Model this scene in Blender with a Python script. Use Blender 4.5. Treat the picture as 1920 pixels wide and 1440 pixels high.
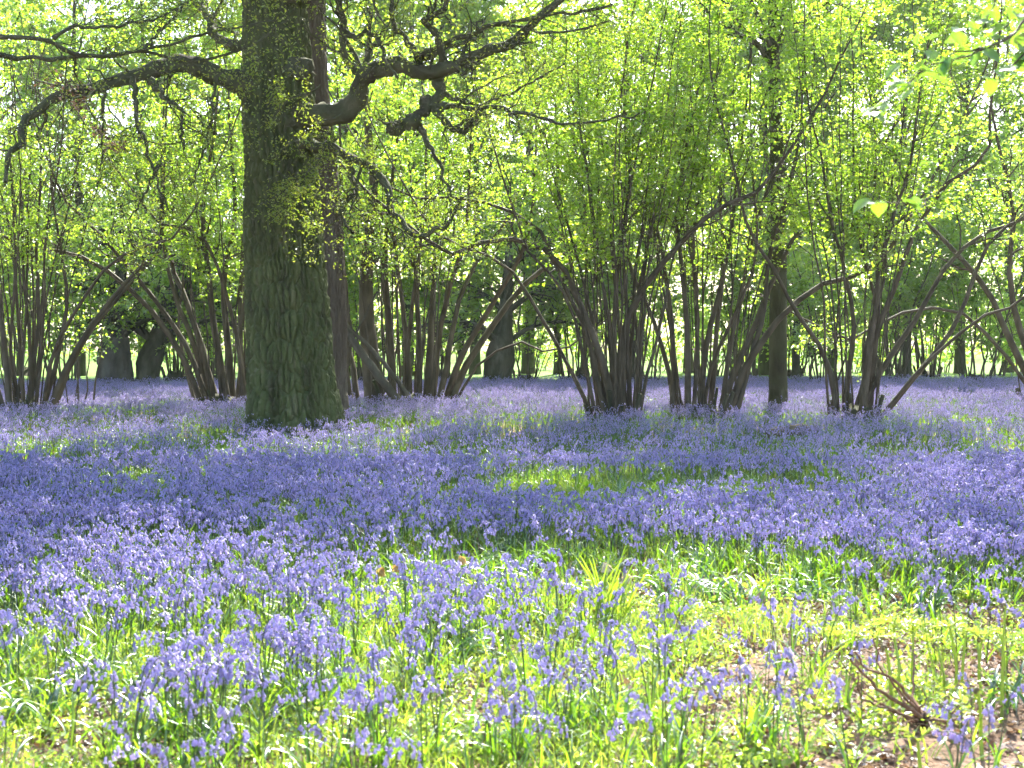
import bpy, math, random
import numpy as np
from mathutils import Vector

for o in list(bpy.data.objects):
    bpy.data.objects.remove(o)
SC = bpy.context.scene
COL = SC.collection
PI = math.pi

# ------------------------------------------------------------------ camera
CAM_H = 1.65
F_PX = 2400.0                      # focal length in photograph pixels (1920 wide)
PITCH = math.atan(80.0 / F_PX)     # the horizon lies 80 px above the middle
cam_d = bpy.data.cameras.new('camera')
cam = bpy.data.objects.new('camera', cam_d)
COL.objects.link(cam)
cam.location = (0, 0, CAM_H)
cam.rotation_euler = (PI / 2 - PITCH, 0, 0)
cam_d.sensor_width = 36.0
cam_d.lens = 36.0 * F_PX / 1920.0
cam_d.clip_start = 0.05
cam_d.clip_end = 3000
cam_d.dof.use_dof = True
cam_d.dof.focus_distance = 21.0
cam_d.dof.aperture_fstop = 5.0
SC.camera = cam

# ------------------------------------------------------------------ sky and sun
SUN_EL = math.radians(43)
SUN_AZ = math.radians(14)          # clockwise from the view direction
w = bpy.data.worlds.new('World')
SC.world = w
w.use_nodes = True
nt = w.node_tree
bg = nt.nodes['Background']
sky = nt.nodes.new('ShaderNodeTexSky')
sky.sky_type = 'NISHITA'
sky.sun_disc = False
sky.sun_elevation = SUN_EL
sky.sun_rotation = SUN_AZ
sky.air_density = 1.0
sky.dust_density = 2.0
nt.links.new(sky.outputs[0], bg.inputs[0])
bg.inputs[1].default_value = 0.13
sd = bpy.data.lights.new('sun', 'SUN')
sun = bpy.data.objects.new('sun', sd)
COL.objects.link(sun)
sd.energy = 5.0
sd.angle = math.radians(0.53)
sd.color = (1.0, 0.95, 0.86)
sdir = Vector((math.sin(SUN_AZ) * math.cos(SUN_EL), math.cos(SUN_AZ) * math.cos(SUN_EL), math.sin(SUN_EL)))
sun.rotation_euler = sdir.to_track_quat('Z', 'Y').to_euler()
sun.location = (0, 0, 40)

vs = SC.view_settings
vs.view_transform = 'Standard'
vs.look = 'None'
vs.gamma = 1.0
vs.use_curve_mapping = False
vs.exposure = 2.0
SC.render.engine = 'CYCLES'
cy = SC.cycles
cy.max_bounces = 6
cy.diffuse_bounces = 4
cy.glossy_bounces = 2
cy.transmission_bounces = 6
cy.transparent_max_bounces = 8
cy.volume_bounces = 0
cy.sample_clamp_indirect = 6.0
cy.use_adaptive_sampling = True
cy.adaptive_threshold = 0.04
cy.use_denoising = True
try:
    cy.denoiser = 'OPENIMAGEDENOISE'
    cy.denoising_prefilter = 'ACCURATE'
except Exception:
    pass

# ------------------------------------------------------------------ pixel helpers (photograph pixels -> places)
CP, SP = math.cos(PITCH), math.sin(PITCH)


def ray(x, y):
    u = (x - 960.0) / F_PX
    v = -(y - 720.0) / F_PX
    return u, CP + v * SP, -SP + v * CP


def at(x, y, D):
    """the point at distance D along +Y that the photograph shows at x, y"""
    u, f, z = ray(x, y)
    s = D / f
    return np.array([u * s, D, CAM_H + z * s])


def gp(x, y):
    """the ground point at x, y"""
    u, f, z = ray(x, y)
    s = -CAM_H / z
    return np.array([u * s, f * s, 0.0])


def to_px(P):
    """ground points (n,3) -> photograph pixels"""
    X, Y, Z = P[:, 0], P[:, 1], P[:, 2] - CAM_H
    f = Y * CP - Z * SP
    v = Y * SP + Z * CP
    return 960 + F_PX * X / f, 720 - F_PX * v / f


def nrm(v):
    return v / np.maximum(np.linalg.norm(v, axis=-1, keepdims=True), 1e-9)


# ------------------------------------------------------------------ value noise
_T = np.random.default_rng(99).random((256, 256))


def vnoise(x, y, s=1.0, off=0.0):
    x = np.asarray(x) * s + 37.1 + off
    y = np.asarray(y) * s + 91.7 + off * 1.7
    xi, yi = np.floor(x).astype(int), np.floor(y).astype(int)
    fx, fy = x - xi, y - yi
    fx, fy = fx * fx * (3 - 2 * fx), fy * fy * (3 - 2 * fy)
    a, b = _T[xi % 256, yi % 256], _T[(xi + 1) % 256, yi % 256]
    c, d = _T[xi % 256, (yi + 1) % 256], _T[(xi + 1) % 256, (yi + 1) % 256]
    return (a * (1 - fx) + b * fx) * (1 - fy) + (c * (1 - fx) + d * fx) * fy


# ------------------------------------------------------------------ mesh helpers
class G:
    """vertices and faces of one mesh"""

    def __init__(s):
        s.V, s.F, s.n = [], [], 0

    def add(s, V, F, mi=0):
        V = np.asarray(V, float).reshape(-1, 3)
        F = np.asarray(F, int)
        if len(V) == 0 or len(F) == 0:
            return s
        s.V.append(V)
        s.F.append((F + s.n, mi))
        s.n += len(V)
        return s

    def join(s, g, mi=None):
        for V in g.V:
            s.V.append(V)
        for F, m in g.F:
            s.F.append((F + s.n, m if mi is None else mi))
        s.n += g.n
        return s


def mesh(name, g, mats, smooth=True):
    me = bpy.data.meshes.new(name)
    if not isinstance(mats, (list, tuple)):
        mats = [mats]
    for m in mats:
        me.materials.append(m)
    V = np.concatenate(g.V) if g.V else np.zeros((0, 3))
    tot = sum(len(F) for F, _ in g.F)
    nl = sum(F.size for F, _ in g.F)
    me.vertices.add(len(V))
    me.vertices.foreach_set('co', V.astype(np.float32).ravel())
    me.loops.add(nl)
    me.loops.foreach_set('vertex_index', np.concatenate([F.ravel() for F, _ in g.F]).astype(np.int32))
    me.polygons.add(tot)
    cnt = np.concatenate([np.full(len(F), F.shape[1]) for F, _ in g.F])
    st = np.concatenate([[0], np.cumsum(cnt)[:-1]])
    me.polygons.foreach_set('loop_start', st.astype(np.int32))
    me.polygons.foreach_set('material_index', np.concatenate([np.full(len(F), m) for F, m in g.F]).astype(np.int32))
    me.polygons.foreach_set('use_smooth', np.full(tot, bool(smooth)))
    me.update(calc_edges=True)
    return me


def link(name, me, parent=None):
    o = bpy.data.objects.new(name, me)
    COL.objects.link(o)
    if parent is not None:
        o.parent = parent
    return o


def tag(o, label=None, cat=None, group=None, kind=None):
    if label:
        o['label'] = label
    if cat:
        o['category'] = cat
    if group:
        o['group'] = group
    if kind:
        o['kind'] = kind
    return o


def empty(name, loc=(0, 0, 0), rz=0.0):
    o = bpy.data.objects.new(name, None)
    COL.objects.link(o)
    o.location = loc
    o.rotation_euler = (0, 0, rz)
    o.empty_display_size = 0.1
    return o


def copy_tree(o, parent=None):
    c = o.copy()
    COL.objects.link(c)
    c.parent = parent
    for ch in list(o.children):
        copy_tree(ch, c)
    return c


def tubes(P, R, k=6):
    """batch of tubes: P (m,n,3), R (m,n)"""
    P = np.asarray(P, float)
    R = np.asarray(R, float)
    m, n, _ = P.shape
    T = nrm(np.gradient(P, axis=1))
    mean = nrm(P[:, -1] - P[:, 0] + 1e-6)
    ax = np.argmin(np.abs(mean), axis=1)
    ref = np.eye(3)[ax][:, None, :]
    N = nrm(np.cross(T, ref))
    B = np.cross(T, N)
    a = np.arange(k) * 2 * PI / k
    V = P[:, :, None, :] + R[:, :, None, None] * (np.cos(a)[:, None] * N[:, :, None, :] + np.sin(a)[:, None] * B[:, :, None, :])
    i, j, q = np.meshgrid(np.arange(m), np.arange(n - 1), np.arange(k), indexing='ij')
    b = i * n * k + j * k
    F = np.stack([b + q, b + (q + 1) % k, b + k + (q + 1) % k, b + k + q], -1).reshape(-1, 4)
    return V.reshape(-1, 3), F


def catmull(pts, n):
    """smooth path through control points, n samples; extra columns are carried along"""
    p = np.asarray(pts, float)
    if len(p) == 2:
        t = np.linspace(0, 1, n)[:, None]
        return p[0] * (1 - t) + p[1] * t
    q = np.vstack([2 * p[0] - p[1], p, 2 * p[-1] - p[-2]])
    seg = np.linalg.norm(np.diff(p[:, :3], axis=0), axis=1)
    cum = np.concatenate([[0], np.cumsum(seg)])
    s = np.linspace(0, cum[-1], n)
    i = np.clip(np.searchsorted(cum, s, side='right') - 1, 0, len(p) - 2)
    t = ((s - cum[i]) / np.maximum(seg[i], 1e-9))[:, None]
    a, b, c, d = q[i], q[i + 1], q[i + 2], q[i + 3]
    return 0.5 * ((2 * b) + (-a + c) * t + (2 * a - 5 * b + 4 * c - d) * t ** 2 + (-a + 3 * b - 3 * c + d) * t ** 3)


def children_of(rng, P, R, per, t0, t1, length, n, r_frac, tan_w, up_w, wob, rmin=0.002, droop=0.0):
    """side shoots for a batch of paths; returns P, R and the index of each shoot's parent"""
    m, k, _ = P.shape
    if np.isscalar(per):
        per = np.full(m, per)
    cnt = np.floor(per + rng.random(m)).astype(int)
    own = np.repeat(np.arange(m), cnt)
    c = len(own)
    t = rng.uniform(t0, t1, c)
    f = t * (k - 1)
    i = np.clip(f.astype(int), 0, k - 2)
    u = (f - i)[:, None]
    pos = P[own, i] * (1 - u) + P[own, i + 1] * u
    rad = R[own, i] * (1 - u[:, 0]) + R[own, i + 1] * u[:, 0]
    tan = nrm(P[own, i + 1] - P[own, i])
    d = rng.normal(size=(c, 3))
    d = nrm(d - (d * tan).sum(1, keepdims=True) * tan)
    d = nrm(tan * tan_w + d + np.array([0, 0, up_w]))
    L = length * rng.uniform(0.55, 1.3, c) * (1.15 - 0.5 * t)
    steps = d[:, None, :] + rng.normal(size=(c, n - 1, 3)) * wob + np.array([0, 0, 1.0]) * (up_w * 0.35 - droop * np.linspace(0, 1, n - 1)[None, :, None])
    steps = nrm(steps) * (L / (n - 1))[:, None, None]
    Q = np.concatenate([pos[:, None, :], pos[:, None, :] + np.cumsum(steps, 1)], 1)
    r0 = np.maximum(rad * r_frac, rmin)
    S = r0[:, None] * np.linspace(1, 0.35, n)[None, :]
    return Q, np.maximum(S, rmin * 0.6), own


def pick_on(rng, P, cnt, t0=0.15):
    """cnt random points per path with their tangents"""
    m, k, _ = P.shape
    own = np.repeat(np.arange(m), cnt)
    f = rng.uniform(t0, 1, len(own)) * (k - 1)
    i = np.clip(f.astype(int), 0, k - 2)
    u = (f - i)[:, None]
    return P[own, i] * (1 - u) + P[own, i + 1] * u, nrm(P[own, i + 1] - P[own, i]), own


def leaves(rng, pos, tan, lmin, lmax, wr=0.8, flat=1.0, stalk=0.02, hang=0.15):
    """one folded four-sided blade per position"""
    c = len(pos)
    d = rng.normal(size=(c, 3))
    d[:, 2] *= 0.6
    d = nrm(d + tan * 0.5 - np.array([0, 0, hang]))
    nz = nrm(rng.normal(size=(c, 3)) * 0.55 + np.array([0, 0, flat]))
    side = nrm(np.cross(nz, d))
    up = np.cross(d, side)
    L = rng.uniform(lmin, lmax, c)[:, None]
    b = pos + d * stalk
    W = L * wr * 0.5
    lift = up * L * 0.10
    V = np.stack([b, b + d * L * 0.45 + side * W + lift, b + d * L - up * L * 0.12, b + d * L * 0.45 - side * W + lift], 1)
    F = np.arange(c * 4).reshape(c, 4)
    return V.reshape(-1, 3), F


# ------------------------------------------------------------------ materials
def new_mat(name):
    m = bpy.data.materials.new(name)
    m.use_nodes = True
    nt = m.node_tree
    for n in list(nt.nodes):
        nt.nodes.remove(n)
    out = nt.nodes.new('ShaderNodeOutputMaterial')
    return m, nt, out


def ramp(nt, cols, fac):
    r = nt.nodes.new('ShaderNodeValToRGB')
    e = r.color_ramp.elements
    while len(e) < len(cols):
        e.new(0.5)
    for i, c in enumerate(cols):
        e[i].position = i / (len(cols) - 1)
        e[i].color = (*c, 1)
    nt.links.new(fac, r.inputs[0])
    return r.outputs[0]


def leaf_mat(name, cols, tcols, gloss=0.06, rough=0.35, trans=0.5, use_inst=False):
    """thin blade: reflects a little, lets warmer light through, glints"""
    m, nt, out = new_mat(name)
    L = nt.links
    geo = nt.nodes.new('ShaderNodeNewGeometry')
    rnd = geo.outputs['Random Per Island']
    if use_inst:
        oi = nt.nodes.new('ShaderNodeObjectInfo')
        ad = nt.nodes.new('ShaderNodeMath')
        ad.operation = 'ADD'
        L.new(rnd, ad.inputs[0])
        L.new(oi.outputs['Random'], ad.inputs[1])
        fr = nt.nodes.new('ShaderNodeMath')
        fr.operation = 'FRACT'
        L.new(ad.outputs[0], fr.inputs[0])
        rnd = fr.outputs[0]
    df = nt.nodes.new('ShaderNodeBsdfDiffuse')
    tr = nt.nodes.new('ShaderNodeBsdfTranslucent')
    L.new(ramp(nt, cols, rnd), df.inputs[0])
    L.new(ramp(nt, tcols, rnd), tr.inputs[0])
    mx = nt.nodes.new('ShaderNodeMixShader')
    mx.inputs[0].default_value = trans
    L.new(df.outputs[0], mx.inputs[1])
    L.new(tr.outputs[0], mx.inputs[2])
    gl = nt.nodes.new('ShaderNodeBsdfGlossy')
    gl.inputs['Roughness'].default_value = rough
    gl.inputs[0].default_value = (0.9, 0.95, 1.0, 1)
    lw = nt.nodes.new('ShaderNodeLayerWeight')
    lw.inputs[0].default_value = 0.35
    mu = nt.nodes.new('ShaderNodeMath')
    mu.operation = 'MULTIPLY_ADD'
    mu.inputs[1].default_value = gloss * 3
    mu.inputs[2].default_value = gloss
    L.new(lw.outputs['Fresnel'], mu.inputs[0])
    m2 = nt.nodes.new('ShaderNodeMixShader')
    L.new(mu.outputs[0], m2.inputs[0])
    L.new(mx.outputs[0], m2.inputs[1])
    L.new(gl.outputs[0], m2.inputs[2])
    L.new(m2.outputs[0], out.inputs[0])
    return m


def noise_mat(name, cols, scale=(4, 4, 4), detail=6, rough=0.85, bump=0.3, bscale=(20, 20, 20), bdist=0.02, spec=0.2):
    """mottled solid surface with fine relief, in object space"""
    m, nt, out = new_mat(name)
    L = nt.links
    tc = nt.nodes.new('ShaderNodeTexCoord')

    def tex(sc, det):
        mp = nt.nodes.new('ShaderNodeMapping')
        mp.inputs['Scale'].default_value = sc
        L.new(tc.outputs['Object'], mp.inputs[0])
        n = nt.nodes.new('ShaderNodeTexNoise')
        n.inputs['Scale'].default_value = 1.0
        n.inputs['Detail'].default_value = det
        L.new(mp.outputs[0], n.inputs['Vector'])
        return n
    a = tex(scale, detail)
    st = nt.nodes.new('ShaderNodeMapRange')
    st.inputs[1].default_value = 0.3
    st.inputs[2].default_value = 0.7
    L.new(a.outputs[0], st.inputs[0])
    bs = nt.nodes.new('ShaderNodeBsdfPrincipled')
    L.new(ramp(nt, cols, st.outputs[0]), bs.inputs['Base Color'])
    bs.inputs['Roughness'].default_value = rough
    bs.inputs['Specular IOR Level'].default_value = spec
    b = tex(bscale, 5)
    bp = nt.nodes.new('ShaderNodeBump')
    bp.inputs['Strength'].default_value = bump
    bp.inputs['Distance'].default_value = bdist
    L.new(b.outputs[0], bp.inputs['Height'])
    L.new(bp.outputs[0], bs.inputs['Normal'])
    L.new(bs.outputs[0], out.inputs[0])
    return m


M = {}
M['oak_bark'] = noise_mat('oak_bark', [(0.050, 0.050, 0.027), (0.064, 0.080, 0.031), (0.088, 0.110, 0.040), (0.118, 0.120, 0.063)], (5, 5, 1.2), 8, 0.9, 0.9, (38, 38, 9), 0.03)
M['branch_bark'] = noise_mat('oak_branch_bark', [(0.05, 0.045, 0.03), (0.07, 0.08, 0.04), (0.10, 0.10, 0.06)], (3, 3, 3), 6, 0.9, 0.8, (40, 40, 40), 0.02)
M['red_bark'] = noise_mat('reddish_bark', [(0.055, 0.044, 0.034), (0.085, 0.07, 0.055), (0.13, 0.115, 0.095)], (6, 6, 0.6), 8, 0.9, 0.9, (34, 34, 7), 0.03)
M['hazel_bark'] = noise_mat('hazel_bark', [(0.04, 0.032, 0.02), (0.075, 0.062, 0.038), (0.12, 0.10, 0.068)], (5, 5, 2), 6, 0.75, 0.4, (60, 60, 25), 0.01, 0.35)
M['moss_bark'] = noise_mat('mossy_bark', [(0.035, 0.035, 0.022), (0.06, 0.065, 0.035), (0.10, 0.10, 0.07)], (3, 3, 1.2), 7, 0.9, 0.8, (30, 30, 9), 0.03)
M['grey_bark'] = noise_mat('grey_bark', [(0.06, 0.055, 0.042), (0.10, 0.092, 0.072), (0.15, 0.14, 0.115)], (3, 3, 1.2), 7, 0.9, 0.8, (30, 30, 9), 0.03)
M['hazel_leaf'] = leaf_mat('hazel_leaf', [(0.07, 0.14, 0.015), (0.10, 0.19, 0.02), (0.14, 0.23, 0.03)], [(0.34, 0.60, 0.03), (0.46, 0.70, 0.04), (0.58, 0.74, 0.06)], 0.04, 0.45, 0.66)
M['far_leaf'] = leaf_mat('far_leaf', [(0.07, 0.13, 0.02), (0.10, 0.18, 0.03), (0.13, 0.21, 0.03)], [(0.34, 0.58, 0.05), (0.46, 0.68, 0.06), (0.56, 0.72, 0.09)], 0.03, 0.5, 0.66)
M['oak_leaf'] = leaf_mat('oak_leaf', [(0.10, 0.14, 0.02), (0.13, 0.17, 0.02), (0.16, 0.17, 0.03)], [(0.26, 0.42, 0.02), (0.36, 0.50, 0.03), (0.44, 0.48, 0.05)], 0.03, 0.5, 0.5)
M['near_leaf'] = leaf_mat('near_leaf', [(0.05, 0.13, 0.015), (0.07, 0.16, 0.02)], [(0.20, 0.45, 0.02), (0.30, 0.52, 0.03)], 0.06, 0.4, 0.5)
M['bell'] = leaf_mat('bluebell_petal', [(0.31, 0.28, 0.58), (0.37, 0.32, 0.61), (0.48, 0.39, 0.65)], [(0.50, 0.45, 0.78), (0.56, 0.49, 0.81), (0.66, 0.55, 0.83)], 0.05, 0.45, 0.5, True)
M['bell_stem'] = leaf_mat('bluebell_stem', [(0.07, 0.12, 0.03), (0.09, 0.10, 0.06)], [(0.15, 0.30, 0.03), (0.12, 0.16, 0.08)], 0.04, 0.4, 0.3, True)
M['strap'] = leaf_mat('strap_leaf', [(0.04, 0.10, 0.015), (0.06, 0.14, 0.02), (0.09, 0.17, 0.03)], [(0.16, 0.38, 0.01), (0.26, 0.50, 0.02), (0.38, 0.58, 0.03)], 0.04, 0.35, 0.5, True)
M['daff_leaf'] = leaf_mat('daffodil_leaf', [(0.03, 0.08, 0.02), (0.04, 0.10, 0.03)], [(0.08, 0.20, 0.02), (0.12, 0.28, 0.03)], 0.035, 0.35, 0.35)
M['fresh_leaf'] = leaf_mat('fresh_leaf', [(0.10, 0.20, 0.02), (0.13, 0.24, 0.03)], [(0.30, 0.50, 0.02), (0.42, 0.58, 0.04)], 0.05, 0.4, 0.5)
M['grass'] = leaf_mat('grass_blade', [(0.07, 0.14, 0.02), (0.11, 0.19, 0.03), (0.17, 0.22, 0.05)], [(0.26, 0.48, 0.02), (0.40, 0.58, 0.03), (0.54, 0.60, 0.08)], 0.035, 0.4, 0.55, True)
M['cover'] = leaf_mat('ground_cover_leaf', [(0.12, 0.22, 0.03), (0.18, 0.28, 0.05), (0.24, 0.32, 0.07)], [(0.34, 0.56, 0.04), (0.46, 0.64, 0.06), (0.56, 0.66, 0.10)], 0.03, 0.4, 0.5, True)
M['litter'] = leaf_mat('dead_leaf', [(0.12, 0.06, 0.03), (0.22, 0.12, 0.06), (0.36, 0.26, 0.16)], [(0.14, 0.07, 0.03), (0.2, 0.1, 0.04), (0.3, 0.2, 0.1)], 0.04, 0.5, 0.25, True)
M['bracken'] = leaf_mat('bracken_green', [(0.20, 0.30, 0.04), (0.26, 0.34, 0.05)], [(0.50, 0.66, 0.05), (0.60, 0.70, 0.08)], 0.04, 0.5, 0.45)
M['bracken_stem'] = leaf_mat('bracken_stem', [(0.22, 0.32, 0.05), (0.28, 0.34, 0.07)], [(0.4, 0.55, 0.06), (0.5, 0.6, 0.08)], 0.05, 0.4, 0.5)
M['crozier'] = leaf_mat('crozier_brown', [(0.16, 0.11, 0.05), (0.20, 0.17, 0.07)], [(0.2, 0.14, 0.05), (0.26, 0.2, 0.08)], 0.03, 0.5, 0.2)
M['withered'] = leaf_mat('withered_petal', [(0.50, 0.30, 0.06), (0.60, 0.42, 0.16)], [(0.55, 0.30, 0.05), (0.65, 0.45, 0.15)], 0.03, 0.5, 0.5)
M['pale_petal'] = leaf_mat('pale_petal', [(0.60, 0.50, 0.32), (0.70, 0.60, 0.42)], [(0.60, 0.48, 0.28), (0.7, 0.58, 0.36)], 0.03, 0.5, 0.4)
M['dead_twig'] = noise_mat('dead_twig', [(0.13, 0.07, 0.04), (0.21, 0.12, 0.075), (0.30, 0.20, 0.13)], (30, 30, 30), 4, 0.8, 0.4, (90, 90, 90), 0.004)
M['cone'] = noise_mat('pine_cone', [(0.05, 0.028, 0.018), (0.10, 0.06, 0.04)], (60, 60, 60), 3, 0.8, 0.3, (120, 120, 120), 0.003)
M['log'] = noise_mat('weathered_log', [(0.09, 0.065, 0.04), (0.15, 0.115, 0.07), (0.22, 0.18, 0.12)], (8, 8, 8), 6, 0.85, 0.6, (50, 50, 50), 0.01)
M['ground'] = noise_mat('woodland_soil', [(0.09, 0.08, 0.04), (0.17, 0.11, 0.07), (0.26, 0.18, 0.13), (0.18, 0.17, 0.08)], (1.6, 1.6, 1.6), 9, 0.95, 0.8, (26, 26, 26), 0.03)
M['lawn'] = noise_mat('mown_grass', [(0.10, 0.20, 0.03), (0.14, 0.26, 0.04), (0.17, 0.28, 0.05)], (0.4, 0.4, 0.4), 8, 0.9, 0.6, (20, 20, 20), 0.03)

# ------------------------------------------------------------------ the setting
def sheet(name, x0, x1, y0, y1, nx, ny, zf, mat):
    xs, ys = np.linspace(x0, x1, nx), np.linspace(y0, y1, ny)
    X, Y = np.meshgrid(xs, ys)
    Z = zf(X, Y)
    V = np.stack([X, Y, Z], -1).reshape(-1, 3)
    i, j = np.meshgrid(np.arange(nx - 1), np.arange(ny - 1))
    b = (j * nx + i).ravel()
    F = np.stack([b, b + 1, b + nx + 1, b + nx], -1)
    o = link(name, mesh(name, G().add(V, F), mat))
    return tag(o, kind='structure')


g = G()
def gz(X, Y):
    near = np.clip((70 - np.hypot(X, Y - 25)) / 20, 0, 1)
    return near * ((vnoise(X, Y, 1.7) - 0.5) * 0.05 + (vnoise(X, Y, 6.0, 5) - 0.5) * 0.03)


ax_n = np.concatenate([[-900, -300, -120, -70], np.linspace(-45, 45, 240), [70, 120, 300, 900]])
ay_n = np.concatenate([[-600, -150, -40, -10], np.linspace(0, 75, 220), [90, 150, 400, 1500]])
X, Y = np.meshgrid(ax_n, ay_n)
V = np.stack([X, Y, gz(X, Y)], -1).reshape(-1, 3)
nx, ny = len(ax_n), len(ay_n)
i, j = np.meshgrid(np.arange(nx - 1), np.arange(ny - 1))
b = (j * nx + i).ravel()
tag(link('ground', mesh('ground', G().add(V, np.stack([b, b + 1, b + nx + 1, b + nx], -1)), M['ground'])), kind='structure')
lawn = sheet('lawn', -140, 140, 47, 170, 60, 30, lambda X, Y: 0.03 + 0.25 * np.clip((Y - 50) / 60, 0, 1) + 0.1 * vnoise(X, Y, 0.08), M['lawn'])


# ------------------------------------------------------------------ woody plants
def stem_paths(rng, traced, D, depth_jit, extend=0.0, n=18, wob=0.009):
    """traced: list of (pixel points, width in px at the base[, depth at base, depth at tip])"""
    P, R = [], []
    mpp = D / F_PX
    for tr in traced:
        pts, wpx = tr[0], tr[1]
        d0 = tr[2] if len(tr) > 2 else rng.uniform(-0.35, 0.35)
        d1 = tr[3] if len(tr) > 3 else d0 + rng.uniform(-depth_jit, depth_jit)
        c = []
        for q, (x, y) in enumerate(pts):
            u = q / max(1, len(pts) - 1)
            c.append(at(x, y, D + d0 * (1 - u) + d1 * u))
        c = [np.array(a) for a in c]
        c[0][2] = min(c[0][2], 0.0)
        if extend > 0:
            d = nrm(c[-1] - c[-2])
            d = nrm(d + np.array([0, 0, 1.1]))
            top = c[-1][2]
            need = extend - top
            if need > 0.5:
                c.append(c[-1] + d * need * 0.5 + rng.normal(size=3) * 0.12)
                c.append(c[-1] + nrm(d + np.array([0, 0, 0.4])) * need * 0.5 + rng.normal(size=3) * 0.15)
        p = catmull(c, n)
        jit = rng.normal(size=(n, 3)) * wob
        jit[0] = 0
        p = p + jit
        r0 = wpx * mpp * 0.43
        r = r0 * (1.12 - 0.98 * np.linspace(0, 1, n) ** 0.75)
        P.append(p)
        R.append(np.maximum(r, 0.006))
    return np.array(P), np.array(R)


def random_stems(rng, base, nst, height, spread, r0, n=18, foot=0.45, wob=0.012, lean=1.0):
    P, R = [], []
    for _ in range(nst):
        a = rng.uniform(0, 2 * PI)
        out = np.array([math.cos(a), math.sin(a), 0])
        f = foot * math.sqrt(rng.random())
        sp = spread * rng.random() ** 0.8 * lean
        h = height * rng.uniform(0.7, 1.08)
        b = np.asarray(base, float) + out * f
        b[2] = 0
        c = [b, b + out * sp * 0.22 + np.array([0, 0, h * 0.33]), b + out * sp * 0.6 + np.array([0, 0, h * 0.68]) + rng.normal(size=3) * 0.12,
             b + out * sp + np.array([0, 0, h]) + rng.normal(size=3) * 0.2]
        p = catmull(c, n) + np.vstack([np.zeros((1, 3)), rng.normal(size=(n - 1, 3)) * wob])
        r = r0 * rng.uniform(0.45, 1.15) * (1.1 - 0.85 * np.linspace(0, 1, n))
        P.append(p)
        R.append(np.maximum(r, 0.005))
    return np.array(P), np.array(R)


def coppice(name, rng, P, R, base, label, cat='hazel', leaf=(0.050, 0.092), nb=9, nt_=6, nl=10, t0=0.37, lmat='hazel_leaf', bark='hazel_bark',
            group=None, foot=0.5, blen=1.5, tlen=0.6, twigs=True, stool=True):
    """a many-stemmed shrub: stems (each with its own side shoots), stool and crown"""
    root = empty(name, base)
    tag(root, label, cat, group)
    O = np.asarray(base, float)
    n = len(P)
    B, BR, bo = children_of(rng, P, R, nb, t0, 0.97, blen, 7, 0.5, 0.75, 0.25, 0.22, 0.005)
    T, TR, to = children_of(rng, B, BR, nt_, 0.15, 1.0, tlen, 5, 0.5, 0.7, 0.05, 0.25, 0.003, 0.15)
    T2, TR2, to2 = children_of(rng, P, R, nt_ * 1.2, max(t0, 0.4), 1.0, tlen * 1.2, 5, 0.35, 0.6, 0.1, 0.25, 0.003, 0.15)
    for s in range(n):
        g = G()
        g.add(*tubes(P[s:s + 1] - O, R[s:s + 1], 8))
        q = bo == s
        if q.any():
            g.add(*tubes(B[q] - O, BR[q], 5))
        if twigs:
            q2 = bo[to] == s
            if q2.any():
                g.add(*tubes(T[q2] - O, TR[q2], 3))
            q3 = to2 == s
            if q3.any():
                g.add(*tubes(T2[q3] - O, TR2[q3], 3))
        link('stem', mesh('stem', g, M[bark]), root)
    g = G()
    for (Q, k) in ((T, nl), (T2, nl), (B, 6)):
        mid = Q[:, 2]
        keep = vnoise(mid[:, 0] + 0.6 * mid[:, 1], mid[:, 2] + 0.3 * mid[:, 1], 1.15, 11) + 0.25 * rng.random(len(Q)) > 0.47
        pos, tan, _ = pick_on(rng, Q[keep], int(k * 1.35))
        g.add(*leaves(rng, pos - O, tan, leaf[0], leaf[1], 0.85))
    link('crown', mesh('crown', g, M[lmat], False), root)
    if stool:
        k, m = 18, 6
        V = []
        for jz in range(m):
            for ia in range(k):
                a = ia * 2 * PI / k
                rr = foot * (1.25 - 0.16 * jz) * (1 + 0.18 * math.sin(3 * a + jz) + 0.10 * rng.normal())
                V.append([rr * math.cos(a), rr * 0.9 * math.sin(a), -0.05 + 0.075 * jz * (1 + 0.15 * rng.normal())])
        F = [[jz * k + ia, jz * k + (ia + 1) % k, (jz + 1) * k + (ia + 1) % k, (jz + 1) * k + ia] for jz in range(m - 1) for ia in range(k)]
        g = G().add(V, F)
        top = [[0, 0, 0.4]]
        g.add(np.vstack([np.array(V)[-k:], top]), [[ia, (ia + 1) % k, k] for ia in range(k)])
        link('stool', mesh('stool', g, M['moss_bark']), root)
        for _ in range(5):   # stubs left by earlier cutting
            a = rng.uniform(0, 2 * PI)
            o_ = np.array([math.cos(a), math.sin(a), 0])
            h_ = rng.uniform(0.35, 0.75)
            q_ = catmull(np.array([o_ * foot * 0.7, o_ * foot * 0.85 + [0, 0, h_ * 0.6], o_ * foot * 1.0 + [0, 0, h_]]), 6)[None]
            r_ = np.linspace(0.05, 0.04, 6)[None] * rng.uniform(0.7, 1.3)
            g = G().add(*tubes(q_, r_, 8))
            g.add(np.vstack([g.V[0][-8:], q_[0, -1]]), [[i_, (i_ + 1) % 8, 8] for i_ in range(8)])
            link('stub', mesh('stub', g, M['moss_bark']), root)
    return root


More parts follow.
